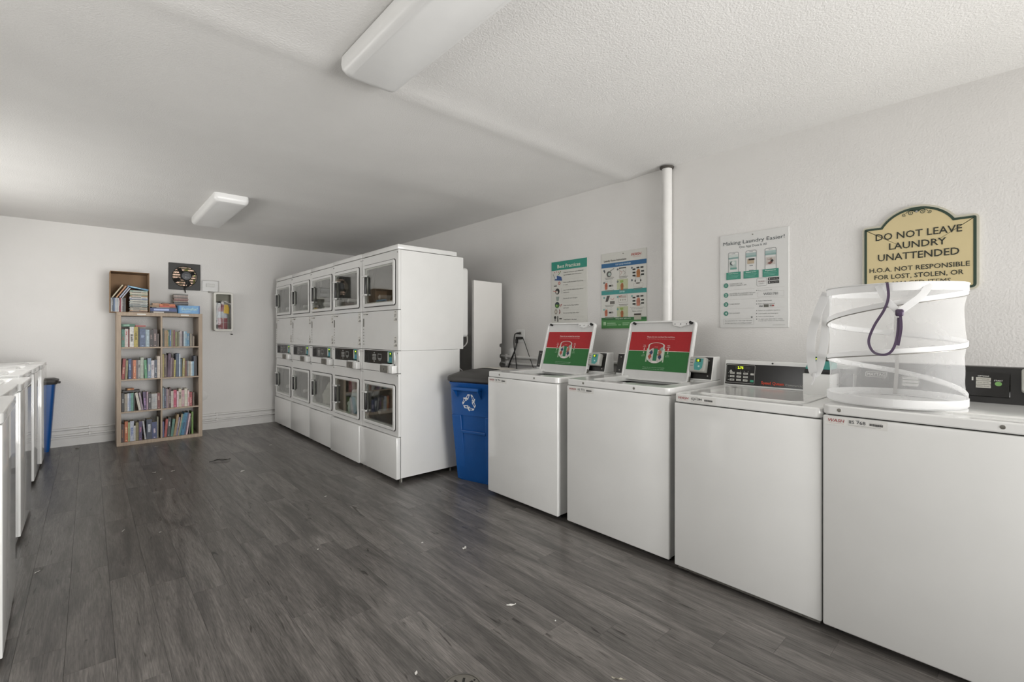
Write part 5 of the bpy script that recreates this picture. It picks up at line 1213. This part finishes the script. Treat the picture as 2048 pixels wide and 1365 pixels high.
# carrying straps
def strap(P, wd, name, mt, up=(0, 0, 1)):
    mm = MB(); mm.tube(curve_pts(P, 8), 0, mt, flat=(wd, .0022, up)); return mm.build(name, t, smooth=True)
HL = R(-88)
def off(az, r, z): return hp(az, r, z)
mm = MB(); mm.tube(curve_pts([off(R(-82), RB+.004, HT-.01), off(R(-86), RB+.034, HT-.09), off(R(-88), RB+.062, HT-.21), off(R(-90), RB+.062, HT-.33), off(R(-93), RB+.050, HT-.375), off(R(-97), RB+.032, HT-.32), off(R(-99), RB+.016, HT-.18), off(R(-97), RB+.004, HT-.01)], 8), 0, TAPE, flat=(.034, .002, (math.cos(cam_az), math.sin(cam_az), 0)))
mm.build('side_handle', t, smooth=True)
mm = MB(); mm.tube(curve_pts([off(R(-92), RB+.052, HT-.372), off(R(-92), RB+.056, HT-.40), off(R(-92), RB+.066, HT-.425)], 6), .006, TAPE, 6); mm.build('handle_tail', t, smooth=True)
RIB = mat('purple_ribbon', '4a3b52', .35, noise=.08, nscale=30); UPC = (math.cos(cam_az), math.sin(cam_az), 0)
mm = MB(); mm.tube(curve_pts([off(R(-11), RB+.004, HT-.004), off(R(-6), RB+.012, HT-.05), off(R(2), RB+.016, HT-.098), off(R(4), RB+.018, HT-.105)], 8), 0, TAPE, flat=(.022, .002, UPC)); mm.build('front_handle', t, smooth=True)
mm = MB(); mm.tube(curve_pts([off(R(28), RB+.004, HT-.004), off(R(20), RB+.014, HT-.05), off(R(8), RB+.018, HT-.095), off(R(5), RB+.02, HT-.105)], 8), 0, TAPE, flat=(.024, .002, UPC)); mm.build('front_handle', t, smooth=True)
mm = MB(); mm.tube(curve_pts([off(R(-4), RB+.012, HT+.004), off(R(-3), RB+.018, HT-.05), off(R(-6), RB+.019, HT-.10), off(R(-13), RB+.020, HT-.16), off(R(-17), RB+.022, HT-.22), off(R(-13), RB+.026, HT-.262), off(R(-5), RB+.028, HT-.270), off(R(0), RB+.026, HT-.25), off(R(3), RB+.024, HT-.20), off(R(4), RB+.022, HT-.13)], 8), 0, RIB, flat=(.009, .0012, UPC)); rb = mm.build('ribbon', t, smooth=True)
mm = MB(); mm.tube(curve_pts([off(R(5), RB+.024, HT-.12), off(R(5.5), RB+.026, HT-.17), off(R(3.5), RB+.025, HT-.235)], 8), 0, RIB, flat=(.009, .0012, UPC)); mm.build('ribbon_tail', t, smooth=True)
P_ = Vector(off(R(4.5), RB+.024, HT-.112)); M = Matrix.Translation(P_) @ Matrix.Rotation(cam_az, 4, 'Z')
mm = MB(); mm.rbox(-.009, -.0125, -.013, .009, .0125, .013, RIB, .006, 3, M).rbox(-.011, -.010, -.004, .011, .014, .006, RIB, .004, 2, M @ Matrix.Rotation(.5, 4, 'X')); mm.build('ribbon_knot', t, smooth=True)
mm = MB(); mm.tube(curve_pts([off(R(176), RB-.012, HT-.06), off(R(177), RB-.018, HT*.6), off(R(176), RB-.018, HT*.3), off(R(178), RB-.02, .012)], 6), 0, mat('grey_strap', '9c9a97', .6, noise=.05), flat=(.014, .0015, UPC)); mm.build('inner_strap', t, smooth=True)

# ------------------------------------------------------------------ floor drain and litter
t = thing('floor_drain', 'round metal floor drain at the bottom edge of the picture', 'drain', (.965, 1.325, 0))
DRM = mat('drain_metal', '8c8881', .4, metal=.8, noise=.1, nscale=30)
MB().lathe([(.072, .0002), (.072, .003), (.064, .0045), (.064, .0002)], DRM, (0, 0, 0), 36).build('rim', t, smooth=True)
MB().lathe([(.0625, .0002), (.0625, .0032), (0, .0032)], DRM, (0, 0, 0), 36).build('cover', t, smooth=True)
for q in range(8):
    a = 2*PI*q/8; M = Matrix.Rotation(a, 4, 'Z'); MB().box(.024, -.0045, .00325, .046, .0045, .0036, DARKM, M).build('slot', t)
for s in (-.054, .054): MB().cyl((s, 0, .0032), (s, 0, .0038), .004, DARKM, 10).build('screw_hole', t)
PAPER = mat('paper_scrap', 'd9d7d2', .8, noise=.04)
def scrap(label, x, y, w, l, a, seed, m=PAPER, hgt=.004):
    r = random.Random(seed); n = 7; vs = []; fs = []
    for i in range(n):
        s = i/(n-1)-.5
        for q in (-.5, .5): vs.append((s*l+r.uniform(-.1, .1)*w, q*w*(1-1.2*abs(s))+r.uniform(-.2, .2)*w, .0008+hgt*r.random()))
    for i in range(n-1): fs.append((2*i, 2*i+1, 2*i+3, 2*i+2))
    mb = MB(); mb.add(vs, fs, m); o = mb.build('litter_scrap'); o.location = (x, y, 0); o.rotation_euler = (0, 0, a)
    sm = o.modifiers.new('thickness', 'SOLIDIFY'); sm.thickness = .0006; sm.offset = 1
    return tag(o, label, 'litter', 'litter on the floor')
scrap('curled white scrap on the floor in front of the open-lid washers', 1.426, 1.582, .010, .045, -.5, 1)
scrap('crumpled white scrap on the floor near the middle of the room', 1.600, 2.175, .020, .026, .4, 2, hgt=.009)
scrap('small white fleck on the floor left of the crumpled scrap', 1.459, 2.398, .010, .012, .2, 3)
scrap('white shred on the floor beside the drain', .883, 1.496, .008, .018, .9, 4)
scrap('white fleck on the floor in front of the bookcase, left one of three', .43, 5.201, .022, .030, .1, 5)
scrap('white fleck on the floor in front of the bookcase, right one of three', .561, 5.143, .022, .034, .3, 6)
scrap('white fleck on the floor in front of the bookcase, nearest of three', .455, 4.931, .014, .020, .2, 7)
scrap('torn white scrap on the floor between bookcase and dryers', 1.022, 4.726, .030, .042, .6, 8)
scrap('white fleck on the floor at the foot of the far dryer', 1.487, 5.611, .016, .030, .3, 9)
scrap('white fleck on the floor at the foot of the bookcase', .548, 6.369, .016, .028, .1, 10)
scrap('grey dust curl on the floor by the back baseboard', -.087, 6.826, .030, .040, .8, 11, mat('dust_curl', '8f8a80', .9, noise=.2), .012)
scrap('white thread on the floor right of the left washers', .16, 3.798, .004, .040, 1.2, 12)
scrap('white speck on the plank right of the white thread', .329, 3.616, .010, .014, .5, 13)
scrap('white sliver on the floor beside the nearest left washer', -.196, 3.445, .006, .034, .9, 14)
scrap('white speck on the floor left of the dryer corner', 1.325, 3.566, .008, .024, .3, 15)
scrap('tiny white crumb on the floor at lower centre', .972, 2.727, .008, .010, .5, 16)
scrap('tiny white crumb beside the curled scrap', 1.488, 1.366, .006, .008, .5, 17)
scrap('pale leaf shred at the bottom edge of the floor', 1.405, .985, .010, .050, 2.2, 18, mat('dry_leaf', '8f8a7c', .8, noise=.1), .006)
m = MB(); m.tube(curve_pts([(-.09, -.01, .004), (-.03, .012, .008), (.03, -.012, .006), (.08, .012, .008), (.055, -.02, .012), (-.01, .004, .016), (-.05, .02, .008)], 6), .0032, mat('dark_cord', '26231f', .7, noise=.1), 6)
o = m.build('cord_scrap', smooth=True); o.location = (.944, 5.236, .003); o.rotation_euler = (0, 0, -.2); tag(o, 'dark twisted cord scrap on the floor near the dryers', 'litter')
